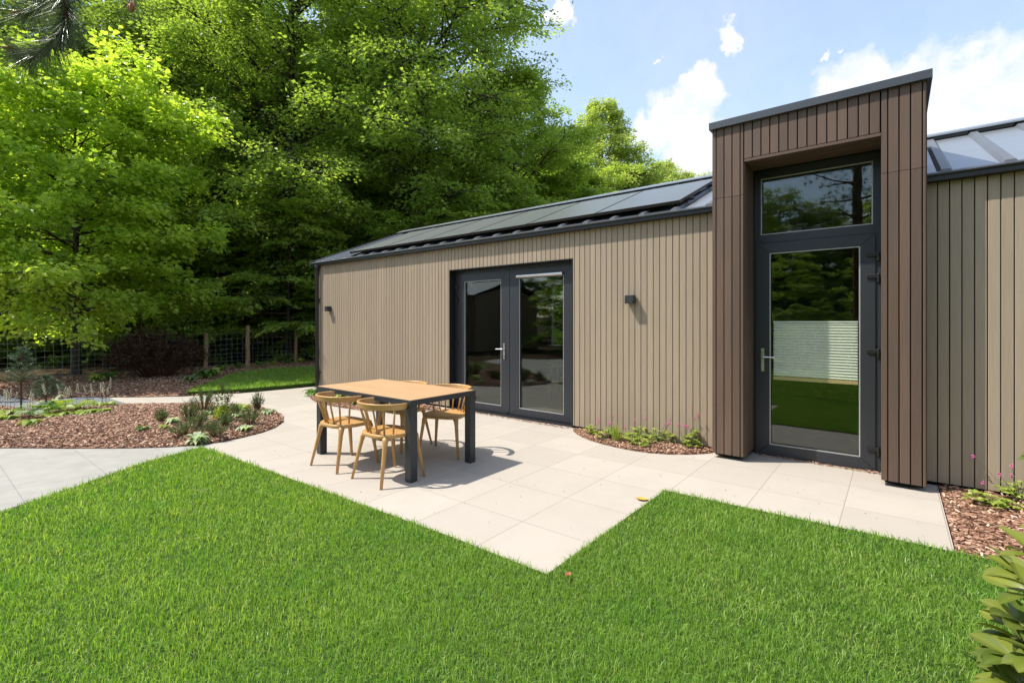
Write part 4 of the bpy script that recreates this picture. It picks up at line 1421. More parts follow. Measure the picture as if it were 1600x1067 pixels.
recopy(u1, at(905, 25), 4.0, 1.25, 'bright young beech above the right solar panels beneath the conical tree')
recopy(u2, at(860, 26), 1.0, 1.5, 'mid-green young beech behind the roof right of the bright layered beech')
recopy(u2, at(655, 17.5), 3.3, 0.85, 'low young beech above the roof beside the trunk of the tallest beech')
recopy(u1, at(360, 19.0), 5.1, 0.9, 'young beech with lit layered sprays behind the wooden fence posts')
recopy(bright, at(872, 29), 1.3, .92, 'light green tree between the bright layered beech and the conical tree')
recopy(u1, at(1000, 31), 2.7, 1.45, 'light green tree sloping down right of the conical tree')
recopy(u1, at(1045, 33), 3.7, 1.5, 'light tree low behind the last solar panel')
recopy(u2, at(1095, 33), 5.7, 1.5, 'leafy tree low behind the roof against the brown portal')
recopy(u1, at(960, 30), .7, 1.2, 'low bright tree at the foot of the conical tree')
sp = grow_tree(13, 3.6, sc_prof(2.0, prof([(0, 1), (.4, 1), (.8, .8), (1, .4)])), 0.0, 26, 0.04, rise=(0.9, 0.2), layered=0.4, twigs_per=6, leaves=15000, lsize=0.12, droop=0.1, tw_len=0.6)
us = build_tree('understorey_shrub', sp, at(-40, 17), 'dark leafy shrub of the understorey beyond the wire fence', 'shrub', 'understorey shrubs beyond the wire fence', M['dark_leaf'], BARK)
for i, (px, Z, s) in enumerate([(-30, 17.2, .55), (25, 16.6, .6), (70, 17.6, .6), (118, 16.9, .55), (165, 17.4, .6), (215, 17.2, .55), (30, 19, .9), (95, 18, .8), (160, 20, 1.0), (225, 19, .85), (290, 21, 1.0), (350, 20, .85), (410, 22, 1.0), (470, 21, .9), (530, 24, 1.1), (60, 25, 1.2), (190, 27, 1.3), (310, 28, 1.3), (430, 28, 1.3),
                                (-120, 19, .9), (520, 30, 1.3), (120, 33, 1.5), (260, 36, 1.6), (380, 36, 1.6), (0, 34, 1.5), (490, 40, 1.7), (620, 40, 1.7), (750, 42, 1.7)]):
    recopy(us, at(px, Z), i * 1.3, s, 'dark leafy shrub of the understorey beyond the wire fence', 'understorey shrubs beyond the wire fence')

# --- conical pale tree and the small far trees over the roof
spec = grow_tree(31, 16.4, sc_prof(5.0, prof([(0, .8), (0.3, 1.0), (0.6, .66), (.85, .26), (1, .03)])), 0.08, 170, 0.2, rise=(0.22, 0.12), layered=0.35, flat=.35, nrm_noise=0.7, twigs_per=4, leaves=130000, lsize=0.16, droop=0.04, tw_len=0.6)
cone_t = build_tree('conical_tree', spec, at(936, 31.5), 'pale green conical tree rising against the blue sky right of the beeches', 'tree', None, M['larch'], BARK)
recopy(cone_t, at(1030, 44), 1.0, 1.02, 'small far conical tree over the right-hand solar panel, left of a pair')
recopy(cone_t, at(1066, 46), 2.0, 1.0, 'small far tree over the roof next to the brown portal')
recopy(cone_t, at(990, 39), 3.0, 0.86, 'smaller pale tree tucked right of the tall conical tree')
recopy(cone_t, at(1105, 48), 4.0, 1.02, 'far tree top peeping out at the left edge of the brown portal')


# --- pines at the upper left
def pine(seed, H_, R, base, n, tuft=28, nsize=0.16, per=14):
    rg = np.random.default_rng(seed)
    br = [([(0, 0, 0), (0.1, 0, H_ * .3), (0, 0.1, H_ * .7), (0.05, 0, H_)], [H_ * .014, H_ * .011, H_ * .006, 0.02])]
    P, A, V = [], [], []
    for i in range(n):
        f = base + (1 - base) * (i + rg.random()) / n
        az = i * 2.4 + rg.normal(0, .3); r = R * (1.05 - ((f - base) / (1 - base)) ** 1.6) * rg.uniform(.5, 1.1)
        p = np.array([0, 0, H_ * f]); d = np.array([math.cos(az), math.sin(az), rg.uniform(-.05, .25)])
        pts = [p]; m_ = 6
        for k in range(m_ - 1):
            d = d + np.array([rg.normal(0, .15), rg.normal(0, .15), .03 + rg.normal(0, .08)]); pts.append(pts[-1] + d * r / (m_ - 1))
        br.append(([tuple(q) for q in pts], [max(.035 * (1 - k / m_), .008) for k in range(m_)]))
        pts = np.array(pts)
        for s in range(per):
            x = rg.uniform(1.2, m_ - 1); a = min(int(x), m_ - 2); q = pts[a] * (1 - x + a) + pts[a + 1] * (x - a)
            sd = norm(np.array([rg.normal(), rg.normal(), rg.normal(0.2, .35)])); L_ = rg.uniform(.2, .7) * (r / R + .3)
            e = q + sd * L_
            br.append(([tuple(q), tuple(e)], [.008, .004]))
            for tt in (0.45, 0.75, 1.0):
                c = q + sd * L_ * tt; v = rg.random()
                dd = norm(rg.normal(0, 1, (tuft, 3)) + sd * .9)
                P.append(np.repeat(c[None], tuft, 0)); A.append(dd); V.append(np.full(tuft, v) * .6 + rg.random(tuft) * .4)
    P = np.concatenate(P); A = np.concatenate(A); V = np.concatenate(V); n_ = len(P)
    return br, (P, A, norm(rg.normal(0, 1, (n_, 3))), nsize * rg.uniform(.7, 1.2, n_), np.full(n_, nsize * 0.12), V, 'needle')


spec = pine(3, 19, 3.2, 0.35, 42)
pn = build_tree('pine_tree', spec, at(200, 23), 'thin-crowned pine with sky showing through, behind the top of the linden', 'tree', None, M['pine'], PBARK)
recopy(pn, at(285, 28), 2.0, 1.1, 'taller pine right of the thin-crowned pine at the upper edge')
recopy(pn, at(90, 21), 4.0, .95, 'pine left of the thin-crowned pine above the linden crown')
recopy(pn, at(20, 27), 1.0, 1.1, 'pine at the far left edge behind the hanging pine branch')
# trees behind the photographer, seen in the glazing
recopy(cone_t, (0.15, -19), 5.0, 0.60, 'conical tree standing across the lawn, mirrored in the transom window')
back = 'trees across the lawn behind the photographer'
for i, (x, y, k_) in enumerate([(-2.9, -19, .47), (-4.8, -18, .52), (-6.5, -19, .45), (-9, -18, .46), (-12, -18.5, .5), (-15, -19, .5), (2.0, -20, .34), (4.5, -19, .38), (7.5, -20, .45), (11, -21, .5),
                                 (-3, -26, .48), (1.5, -27, .4), (6, -27, .5), (-8, -26, .6), (-14, -26, .65), (-19, -22, .6), (-24, -18, .7), (12, -28, .6)]):
    recopy(dark, (x, y), i * 1.1, k_, 'leafy tree across the lawn behind the photographer, seen only mirrored in the glazing', back)
for i, (x, y, k_) in enumerate([(-0.4, -6.8, .5), (-2.9, -6.6, .58), (-5.6, -6.8, .62), (1.9, -7.2, .45)]):  # unseen trees added so the lawn mirrored in the door falls in shade
    recopy(u2, (x, y), i * 1.9, k_, 'low bushy tree added to shade the lawn behind the photographer', 'bushy trees added to shade the lawn behind the photographer')
recopy(u2, (-12.5, -8.5), 2.2, .75, 'bushy tree left of the photographer, mirrored in the left french door')
recopy(u2, (-9.5, -10.5), 3.2, .7, 'bushy tree behind the path end, mirrored in the right french door')
for i, (x, y) in enumerate([(-3, -13.5), (-1, -14), (1, -13.5), (3.2, -14), (-5.2, -13), (-7.5, -13), (5.5, -14), (8, -14), (-9.5, -12.5)]):
    recopy(us, (x, y), i * 2.0, .5, 'dark shrub in the border across the lawn behind the photographer', 'border shrubs across the lawn')


# the near pine: trunk behind the photographer, one branch hangs into the upper left corner
def near_pine():
    rg = np.random.default_rng(77)
    base = CW(-3.6, -3.2)
    t = empty('hanging_pine', (base[0], base[1], -.01), 0, 'long-needled pine whose twig with orange buds hangs into the upper left corner', 'tree')
    def W3(px, py, Z):
        x, y = at(px, Z)
        return np.array([x - base[0], y - base[1], EYE + (503 - py) / 753 * Z + .01])
    br = [([(0, 0, 0), (0.1, 0.1, 2.5), (0.0, 0.2, 5.0), (0.1, 0.1, 8.0)], [.17, .14, .11, .04])]
    root = np.array([0.02, 0.15, 3.9])
    j = W3(140, -190, 1.7)
    br.append(([tuple(root), tuple(root * .5 + j * .5 + np.array([0, 0, .15])), tuple(j)], [.045, .03, .018]))
    paths = [([j, W3(104, -60, 1.66), W3(101, 10, 1.62), (W3(103, 35, 1.6)), W3(92, 58, 1.6), W3(75, 76, 1.6), W3(45, 86, 1.6), W3(24, 80, 1.6)], 230),
             ([j, W3(90, -60, 1.75), W3(75, -5, 1.78), W3(58, 15, 1.8), W3(36, 20, 1.8)], 170),
             ([j, W3(190, -110, 1.8), W3(203, -40, 1.8), W3(205, 4, 1.8)], 90),
             ([j, W3(20, -120, 1.7), W3(-30, -30, 1.7), W3(-50, 40, 1.7)], 150)]
    P, A = [], []
    buds = []
    for pts, cnt in paths:
        br.append(([tuple(p) for p in pts], list(np.linspace(.012, .0045, len(pts)))))
        pts = np.array(pts); seg = np.linalg.norm(np.diff(pts, axis=0), axis=1); cum = np.r_[0, seg.cumsum()]
        Lt = cum[-1]
        start = max(0, Lt - 0.42)
        n_ = cnt * 6
        s = rg.uniform(start, Lt, n_)
        x = np.stack([np.interp(s, cum, pts[:, i]) for i in range(3)], 1)
        x2 = np.stack([np.interp(np.minimum(s + .02, Lt), cum, pts[:, i]) - np.interp(s - .02, cum, pts[:, i]) for i in range(3)], 1)
        d = norm(x2)
        r_ = norm(rg.normal(0, 1, (n_, 3)))
        A.append(norm(d * 0.75 + r_ * 0.75 + np.array([0, 0, -.25]))); P.append(x)
        buds.append((pts[-1], norm(pts[-1] - pts[-2])))
    # rest of the crown, higher up
    for i in range(26):
        h = rg.uniform(4.2, 7.8); az = rg.uniform(0, 6.28); r = rg.uniform(.8, 2.2) * (9 - h) / 4
        e = np.array([math.cos(az) * r, math.sin(az) * r, h + .3])
        br.append(([(0, .2, h), tuple(e)], [.03, .008]))
        for k in range(16):
            c = e * rg.uniform(.3, 1.0); c[2] = h + .3
            c = c + rg.normal(0, .18, 3)
            n_ = 90
            P.append(np.repeat(c[None], n_, 0)); A.append(norm(rg.normal(0, 1, (n_, 3))))
    P = np.concatenate(P); A = np.concatenate(A); n_ = len(P)
    wood_mesh('trunk', br, M['twig'], t, 8)
    leaf_mesh('needles', P, A, norm(rg.normal(0, 1, (n_, 3))), .13 * rg.uniform(.7, 1.15, n_), np.full(n_, .0022), M['pine_near'], t, rg.random(n_), 'needle')
    for p, d in buds:
        m = MB()
        for k in range(7):
            a = k * 2.4; o = Vector(p) + Vector(d) * (.006 * (k % 3)) + Vector((math.cos(a), math.sin(a), 0)) * .007
            m.tube([tuple(o), tuple(o + Vector(d) * .018), tuple(o + Vector(d) * .03)], [.006, .0055, .001], 6)
        m.build('bud', M['cone'], t, smooth=True)


near_pine()

# ------------------------------------------------------------------ wire fence and posts
FU = -16.55
t = empty('wire_fence', (FU, 4, 0), 0, 'knee-to-chest high square mesh wire fence strung along the edge of the wood', 'fence')
zs = [0.10, 0.22, 0.34, 0.46, 0.60, 0.75, 0.92, 1.10]
def sagf(n): return 0.02 * math.sin(n * 1.9) + 0.012 * math.sin(n * 5)
mb = MB()
for z in zs:
    pts = [(0.01 * math.sin(n * 3 + z * 9), n - 4, z + sagf(n) * z) for n in np.arange(-6, 12.6, 0.5)]
    mb.tube(pts, 0.0032, 4, caps=False)
n = -6.0
while n < 12.5:
    mb.tube([(0.01 * math.sin(n * 3), n - 4, 0.06), (0.01 * math.sin(n * 3), n - 4, 1.10 + sagf(n))], 0.0026, 4, caps=False); n += 0.16
mb.build('wire_mesh', M['wire'], t)


def post(loc, h, r, lean, seed, label):
    rg = random.Random(seed)
    m = MB(); pts, rad = [], []
    for i in range(9):
        f = i / 8
        pts.append((lean[0] * f + rg.uniform(-.008, .008), lean[1] * f + rg.uniform(-.008, .008), h * f)); rad.append(r * rg.uniform(.9, 1.1) * (1.05 - .1 * f))
    m.tube(pts, rad, 12)
    o = m.build('fence_post', M['post'], smooth=False)
    o.location = (loc[0], loc[1], 0.0)
    tag(o, label, 'fence post', 'rough wooden posts of the wire fence')


post(at(387, 15.55), 1.34, .068, (-.04, .02), 1, 'knotty pale wooden fence post standing between the russet bush and the house')
post(at(462, 16.75), 1.24, .058, (.03, .0), 2, 'wooden fence post nearest the house corner')
post(at(321, 14.7), 1.12, .06, (.0, .03), 3, 'brown fence post half hidden by the right side of the russet bush')
post((FU + .05, -1.0), 1.25, .06, (0, 0), 4, 'wooden fence post at the near left end of the wire fence, outside the picture')


# ------------------------------------------------------------------ small planting
def blob_bush(name, loc, z, rx, ry, h, n, ls, mat, label, cat, group=None, seed=0, stems=22, part='leaves', shape='kite', erect=0.5, wr=0.5):
    rg = np.random.default_rng(seed)
    t = empty(name, (loc[0], loc[1], z), rg.uniform(0, 6), label, cat, group)
    tips = []
    m = MB()
    for i in range(stems):
        az = rg.uniform(0, 6.28); r = math.sqrt(rg.random())
        e = np.array([math.cos(az) * r * rx, math.sin(az) * r * ry, h * (1 - .55 * r ** 2) * rg.uniform(.7, 1.08)])
        b = np.array([e[0] * .25, e[1] * .25, -0.01])
        mid = b * .45 + e * .55 + np.array([0, 0, h * .08])
        m.tube([tuple(b), tuple(mid), tuple(e)], [h * .010 + .0015, h * .007 + .001, .0008 + h * .002], 4, caps=False)
        tips.append((b, mid, e))
    m.build('stems', M['twig'], t)
    k = rg.integers(0, stems, n); f = rg.uniform(.25, 1.03, n) ** .7
    B = np.array([x[0] for x in tips]); Md = np.array([x[1] for x in tips]); E_ = np.array([x[2] for x in tips])
    pos = np.where((f < .55)[:, None], B[k] + (Md[k] - B[k]) * (f / .55)[:, None], Md[k] + (E_[k] - Md[k]) * ((f - .55) / .45)[:, None])
    pos += rg.normal(0, 1, (n, 3)) * np.array([rx, ry, h]) * .07
    pos[:, 2] = np.maximum(pos[:, 2], 0.01)
    ax = norm(E_[k] - B[k]) * erect + norm(rg.normal(0, 1, (n, 3))) * (1.1 - erect)
    nr = norm(rg.normal(0, 1, (n, 3)) * .6 + UPV)
    ln = ls * rg.uniform(.6, 1.2, n)
    leaf_mesh(part, pos, norm(ax), nr, ln, ln * wr, mat, t, rg.random(n), shape)
    return t


bx, by = G(243, 592)
blob_bush('russet_bush', (bx, by), far_z(bx, by), 1.05, 1.15, 1.25, 12000, .055, M['brownbush'], 'rounded dark russet bush with fine reddish-brown leaves in the mulch before the fence', 'shrub', seed=4, stems=90, erect=.3, wr=.6)


def rosette(name, px, py, zf_, r, n, mat, label, group=None, seed=0, up=0.5, wr=0.45, droop=.35):
    """hosta, geranium or fern-like rosette of arching leaves"""
    rg = np.random.default_rng(seed)
    x, y = G(px, py)
    t = empty(name, (x, y, zf_(x, y)), 0, label, 'plant', group)
    P, F, V = [], [], []
    for i in range(n):
        az = rg.uniform(0, 6.28); l = r * rg.uniform(.55, 1.1); u_ = up * rg.uniform(.5, 1.4); w = l * wr
        d = np.array([math.cos(az), math.sin(az), 0]); s = np.array([-d[1], d[0], 0]); b = len(P)
        K = 5; v = rg.random()
        for k in range(K + 1):
            f = k / K
            c = d * l * f + UPV * (l * u_ * f * (1.6 - f) - droop * l * f ** 3 + .004)
            ww = w * .5 * math.sin(math.pi * min(1, f ** .8 * .93 + .04))
            P += [c - s * ww + UPV * ww * .25, c, c + s * ww + UPV * ww * .25]; V += [v] * 3
        for k in range(K):
            for j in (0, 1): F.append((b + k * 3 + j, b + k * 3 + j + 1, b + k * 3 + j + 4, b + k * 3 + j + 3))
    np_mesh('leaves', np.array(P), np.array(F).ravel(), np.full(len(F), 4), mat, t, var=np.array(V))
    return t


def fern(px, py, zf_, r, n, label, seed=0, mat='mid_leaf'):
    rg = np.random.default_rng(seed); x, y = G(px, py)
    t = empty('fern', (x, y, zf_(x, y)), 0, label, 'plant', 'ferns in the island bed')
    pos, ax, nr, ln = [], [], [], []
    for i in range(n):
        az = rg.uniform(0, 6.28); l = r * rg.uniform(.7, 1.15); d = np.array([math.cos(az), math.sin(az), 0]); s = np.array([-d[1], d[0], 0]); K = 16
        for k in range(2, K):
            f = k / K
            c = d * l * f + UPV * l * (1.0 * f - .85 * f ** 2)
            w = l * .24 * math.sin(math.pi * f ** .7)
            for sg in (-1, 1):
                pos.append(c); ax.append(s * sg + d * .4 + UPV * .05); nr.append(UPV + d * .2); ln.append(w)
    ln = np.array(ln)
    leaf_mesh('fronds', np.array(pos), np.array(ax), np.array(nr), ln, ln * .38, M[mat], t, rg.random(len(ln)))
    return t


def spikes(px, py, zf_, n, h, label, seed=0, leaf='lime_leaf', spread=.14, nl=26):
    """foamflower: leafy base with upright cream flower spikes"""
    rg = np.random.default_rng(seed)
    t = rosette('foamflower', px, py, zf_, spread, nl, M[leaf], label, 'foamflowers with cream spikes in the island bed', seed, up=.6, wr=.75)
    ms, mf = MB(), MB()
    for i in range(n):
        x, y = rg.normal(0, spread * .6, 2); hh = h * rg.uniform(.7, 1.1); tx, ty = x + rg.normal(0, .03), y + rg.normal(0, .03)
        ms.tube([(x * .5, y * .5, 0), (tx, ty, hh)], .0018, 4, caps=False)
        for k in range(16):
            f = .62 + .38 * k / 16; a = k * 2.4; rr = .013 * (1.25 - (f - .62) / .38)
            cx_, cy_, cz_ = x * .5 + (tx - x * .5) * f + math.cos(a) * rr, y * .5 + (ty - y * .5) * f + math.sin(a) * rr, hh * f
            s = .0058
            mf.add([(cx_ - s, cy_, cz_), (cx_, cy_ - s, cz_ - s * .4), (cx_ + s, cy_, cz_), (cx_, cy_ + s, cz_ + s * .4), (cx_, cy_, cz_ + s * 1.3), (cx_, cy_, cz_ - s * 1.2)],
                   [(0, 1, 4), (1, 2, 4), (2, 3, 4), (3, 0, 4), (1, 0, 5), (2, 1, 5), (3, 2, 5), (0, 3, 5)])
    ms.build('stems', M['twig'], t); mf.build('flower_spike', M['cream'], t)
    return t


def lavender(px, py, zf_, r, h, label, seed=0, mat='lav', n=900, group='grey-green lavender tufts in the island bed', nm='lavender'):
    x, y = G(px, py)
    return blob_bush(nm, (x, y), zf_(x, y), r, r, h, n, .028, M[mat], label, 'plant', group, seed, stems=34, part='leaves', shape='kite', erect=.85, wr=.22)


IZ = island_z
# left group
spikes(12, 668, IZ, 6, .50, 'foamflower at the left picture edge with several cream spikes', 1)
spikes(48, 676, IZ, 4, .42, 'foamflower in front of the ferns with short cream spikes', 2)
spikes(117, 650, IZ, 4, .42, 'foamflower with two tall cream spikes before the dark path', 3)
spikes(150, 641, IZ, 4, .36, 'foamflower behind the lime mound with one tall cream spike', 4)
spikes(168, 644, IZ, 5, .44, 'lime-leaved foamflower rightmost of its row, beside the corner of the dark path', 5, nl=46)
spikes(82, 642, IZ, 5, .45, 'foamflower beside the little pine with thin cream spikes', 6)
fern(106, 655, IZ, .42, 14, 'yellow-green arching fern in the middle of the left plant group', 1, 'lime_leaf')
fern(58, 664, IZ, .42, 14, 'darker arching fern below the little pine', 2)
fern(76, 648, IZ, .36, 10, 'fern spreading over the dark path edge', 3, 'lime_leaf')
rosette('ground_cover_plant', 132, 658, IZ, .20, 60, M['lime_leaf'], 'flat lime-green mound right of the yellow-green fern', 'low lime mounds in the island bed', 7, .3, .7)
rosette('ground_cover_plant', 157, 655, IZ, .17, 50, M['lime_leaf'], 'flat lime-green mound farthest right in the left plant group', 'low lime mounds in the island bed', 8, .3, .7)
rosette('ground_cover_plant', 88, 662, IZ, .20, 40, M['lime_leaf'], 'small lime-green mound at the foot of the ferns', 'low lime mounds in the island bed', 9, .3, .7)
rosette('ground_cover_plant', 6, 660, IZ, .22, 60, M['lime_leaf'], 'lime-green mound at the left picture edge', 'low lime mounds in the island bed', 10, .3, .7)
rosette('hosta', 77, 650, IZ, .20, 36, M['variegated'], 'pale variegated hosta with a cream bloom beside the little pine', None, 11, 1.3, .5)
# little pines
def little_pine(px, py, h, r, label, seed, trunk=0.25):
    rg = np.random.default_rng(seed); x, y = G(px, py)
    t = empty('little_pine', (x, y, IZ(x, y)), 0, label, 'young pine')
    m = MB().tube([(0, 0, -.01), (.01, 0, h * .5), (0, .01, h * .97)], [.014, .011, .004], 6)
    P, A = [], []
    for i in range(60):
        f = trunk + (1 - trunk) * rg.random(); az = rg.uniform(0, 6.28); rr = r * (1 - ((f - trunk) / (1 - trunk)) ** 1.5) * rg.uniform(.5, 1) + .02
        b = np.array([0, 0, h * f]); e = b + np.array([math.cos(az) * rr, math.sin(az) * rr, rr * .5])
        m.tube([tuple(b), tuple(e)], [.004, .002], 4, caps=False)
        n_ = 60; s = rg.uniform(.3, 1, n_)
        P.append(b + (e - b) * s[:, None]); A.append(norm(norm(e - b) * .8 + rg.normal(0, .6, (n_, 3))))
    m.build('trunk', M['twig'], t)
    P = np.concatenate(P); A = np.concatenate(A); n_ = len(P)
    leaf_mesh('needles', P, A, norm(rg.normal(0, 1, (n_, 3))), .07 * rg.uniform(.7, 1.1, n_), np.full(n_, .0045), M['bluepine'], t, rg.random(n_), 'needle')
little_pine(33, 640, 1.02, .27, 'small blue-green pine sapling on a bare stem in the left bed', 1, .42)
little_pine(72, 628, .46, .30, 'low spreading blue-green pine tuft right of the pine sapling', 2, .1)

# right group of the island bed
for i, (px, py, r, h, lab, mt) in enumerate([
        (318, 652, .24, .40, 'dark green lavender clump nearest the far path, leftmost', 'lav'),
        (351, 648, .16, .46, 'upright dark lavender with the tallest spikes against the far path', 'lav'),
        (402, 646, .13, .36, 'upright dark lavender at the right tip of the bed, against the path', 'lav'),
        (344, 660, .24, .22, 'spreading grey-green lavender behind the white bloom', 'lav'),
        (361, 661, .18, .20, 'grey-green lavender just right of the white bloom', 'lav'),
        (296, 671, .16, .34, 'olive lavender mid-left of the group with upright shoots', 'lav'),
        (309, 680, .17, .26, 'rounded lavender in the front left of the group', 'lav'),
        (287, 689, .18, .24, 'pale thin lavender at the front left corner of the group', 'lav'),
        (335, 687, .20, .22, 'broad grey-green lavender in the front centre', 'lav'),
        (350, 676, .15, .22, 'lavender directly before the white bloom', 'lav'),
        (391, 670, .19, .24, 'lavender clump in the right part of the bed above the paving curve', 'lav'),
        (252, 672, .10, .20, 'thin sparse lavender sprig alone at the left of the group', 'lav')]):
    lavender(px, py, IZ, r * .85, h * .88, lab, 40 + i, mt, n=int(5000 * r + 150))
for i, (px, py, r, n, lab, mt) in enumerate([
        (270, 674, .15, 22, 'small green-and-white plant lone in the mulch left of the lavender', 'variegated'),
        (307, 694, .17, 26, 'whitish variegated plant nearest the grey path', 'variegated'),
        (223, 683, .12, 14, 'tiny dark green plant alone in open mulch', 'mid_leaf'),
        (383, 678, .15, 26, 'lime-edged plant nearest the curved paving edge', 'variegated'),
        (420, 652, .16, 26, 'pale leafy plant at the far right tip of the island bed', 'variegated'),
        (377, 651, .20, 40, 'light lime-green leafy plant behind the right lavenders', 'lime_leaf'),
        (256, 681, .09, 12, 'tiny pale plant below the sparse lavender sprig', 'lime_leaf'),
        (371, 663, .13, 20, 'pale variegated plant between the lavenders on the right', 'variegated'),
        (325, 661, .12, 18, 'small green plant under the dark lavender clump', 'mid_leaf')]):
    rosette('garden_perennial', px, py, IZ, r * .85, n, M[mt], lab, 'small perennials in the island bed', 60 + i, .8, .5)
x, y = G(347, 668)
t = blob_bush('white_bloom_plant', (x, y), IZ(x, y), .13, .13, .2, 260, .05, M['lime_leaf'], 'plant with a creamy white bloom in the middle of the lavender group', 'plant', seed=90)
m = MB(); rg = random.Random(4)
for i in range(60):
    px_, py_, pz_ = rg.gauss(0, .04), rg.gauss(0, .04), rg.uniform(.20, .36); s = .014
    m.add([(px_ - s, py_, pz_), (px_, py_ - s, pz_), (px_ + s, py_, pz_), (px_, py_ + s, pz_), (px_, py_, pz_ + s), (px_, py_, pz_ - s)],
          [(0, 1, 4), (1, 2, 4), (2, 3, 4), (3, 0, 4), (1, 0, 5), (2, 1, 5), (3, 2, 5), (0, 3, 5)])
m.build('bloom', M['cream'], t)


def woodruff(px, py, zf_, r, h, nf, label, seed, fl=True, group='lime-leaved plants with pink flowers along the front wall'):
    """lime-green lobed leaves on thin stems, a few pink flowers above"""
    rg = np.random.default_rng(seed); x, y = G(px, py)
    t = empty('geranium', (x, y, zf_(x, y)), 0, label, 'plant', group)
    m = MB(); pos, ax, nr = [], [], []
    for i in range(int(26 * r / .12)):
        az = rg.uniform(0, 6.28); rr = r * math.sqrt(rg.random()); hh = h * rg.uniform(.35, 1) * (1 - .4 * rr / r)
        e = np.array([math.cos(az) * rr, math.sin(az) * rr, hh])
        m.tube([(0, 0, 0), tuple(e * np.array([.6, .6, .7])), tuple(e)], .0016, 4, caps=False)
        for k in range(5):
            a = az + k * 1.256
            pos.append(e); ax.append([math.cos(a), math.sin(a), rg.uniform(-.2, .15)]); nr.append([rg.normal(0, .25), rg.normal(0, .25), 1])
    m.build('stems', M['mid_leaf'], t)
    n_ = len(pos); ln = rg.uniform(.024, .042, n_)
    leaf_mesh('leaves', np.array(pos), np.array(ax, float), np.array(nr), ln, ln * .75, M['lime_leaf'], t, rg.random(n_))
    if nf:
        ms, mf = MB(), MB()
        for i in range(nf):
            ex, ey, ez = rg.normal(0, r * .7), rg.normal(0, r * .5), h * rg.uniform(1.1, 1.7)
            ms.tube([(0, 0, 0), (ex * .6, ey * .6, ez * .6), (ex, ey, ez)], .0012, 4, caps=False)
            for k in range(7):
                a = rg.uniform(0, 6.28); q = (ex + math.cos(a) * .009, ey + math.sin(a) * .009, ez + rg.uniform(-.02, .012)); s = .006
                mf.add([(q[0] - s, q[1], q[2]), (q[0], q[1] - s, q[2]), (q[0] + s, q[1], q[2]), (q[0], q[1] + s, q[2]), (q[0], q[1], q[2] + s), (q[0], q[1], q[2] - s)],
                       [(0, 1, 4), (1, 2, 4), (2, 3, 4), (3, 0, 4), (1, 0, 5), (2, 1, 5), (3, 2, 5), (0, 3, 5)])
        ms.build('flower_stem', M['mid_leaf'], t); mf.build('flower', M['pink'], t)
    return t


WZ = wall_z
for i, (px, py, r, h, nf, lab) in enumerate([
        (924, 681, .09, .14, 1, 'lime plant at the left tip of the wall bed beside the french doors'),
        (948, 689, .15, .16, 4, 'lime plant with pink flowers just left of the grass tuft'),
        (983, 694, .13, .13, 2, 'lime plant right of the grass tuft'),
        (996, 689, .13, .20, 3, 'taller lime plant against the wall beneath the wall lamp'),
        (1001, 700, .11, .11, 0, 'low lime plant nearest the paving in the middle of the wall bed'),
        (1028, 695, .17, .19, 4, 'lime plant with a magenta flower right of the wall lamp'),
        (1070, 699, .19, .18, 5, 'largest lime plant near the portal with pink blooms'),
        (1086, 700, .05, .30, 3, 'single tall stem with a pink flower at the right end of the wall bed')]):
    woodruff(px, py, WZ, r, h, nf, lab, 100 + i)
x, y = G(963, 693)
rg = np.random.default_rng(8)
t = empty('grass_tuft', (x, y, WZ(x, y)), 0, 'narrow upright bright green grass tuft in the wall bed', 'plant')
n_ = 90
leaf_mesh('blades', rg.normal(0, .018, (n_, 3)) * np.array([1, 1, 0]), np.c_[rg.normal(0, .22, (n_, 2)), np.ones(n_)], rg.normal(0, 1, (n_, 3)), rg.uniform(.12, .26, n_), np.full(n_, .008), M['lime_leaf'], t, rg.random(n_))
for i, (px, py, r, h, nf, lab) in enumerate([
        (1546, 797, .13, .14, 1, 'lime trailing plant in the right bed nearest the portal'),
        (1592, 787, .14, .18, 5, 'lime plant with pink flowers at the right picture edge'),
        (1572, 801, .08, .07, 0, 'small low lime plant between the two plants of the right bed'),
        (1690, 800, .15, .2, 3, 'lime plant farther along the right bed, outside the picture')]):
    woodruff(px, py, right_z, r, h, nf, lab, 130 + i, group='plants of the right bed')
CZ = corner_z
for i, (px, py, r, n, lab, mt, upv) in enumerate([
        (488, 618, .22, 34, 'leafy green hosta at the left end of the narrow house bed', 'mid_leaf', .7),
        (534, 626, .16, 30, 'lime plant seen over the left chair back', 'lime_leaf', 1.2),
        (521, 624, .14, 24, 'cream-edged plant left of the lime plant behind the left chair', 'variegated', 1.4),
        (588, 634, .15, 30, 'lime plant seen just over the right chair back', 'lime_leaf', 1.4),
        (558, 633, .15, 30, 'green plant between the two chair backs against the wall', 'mid_leaf', .7),
        (604, 634, .12, 24, 'small pale plant beside the table leg in the house bed', 'variegated', 1.0)]):
    rosette('house_bed_plant', px, py, CZ, r, n, M[mt], lab, 'plants in the narrow house bed', 150 + i, upv, .5)
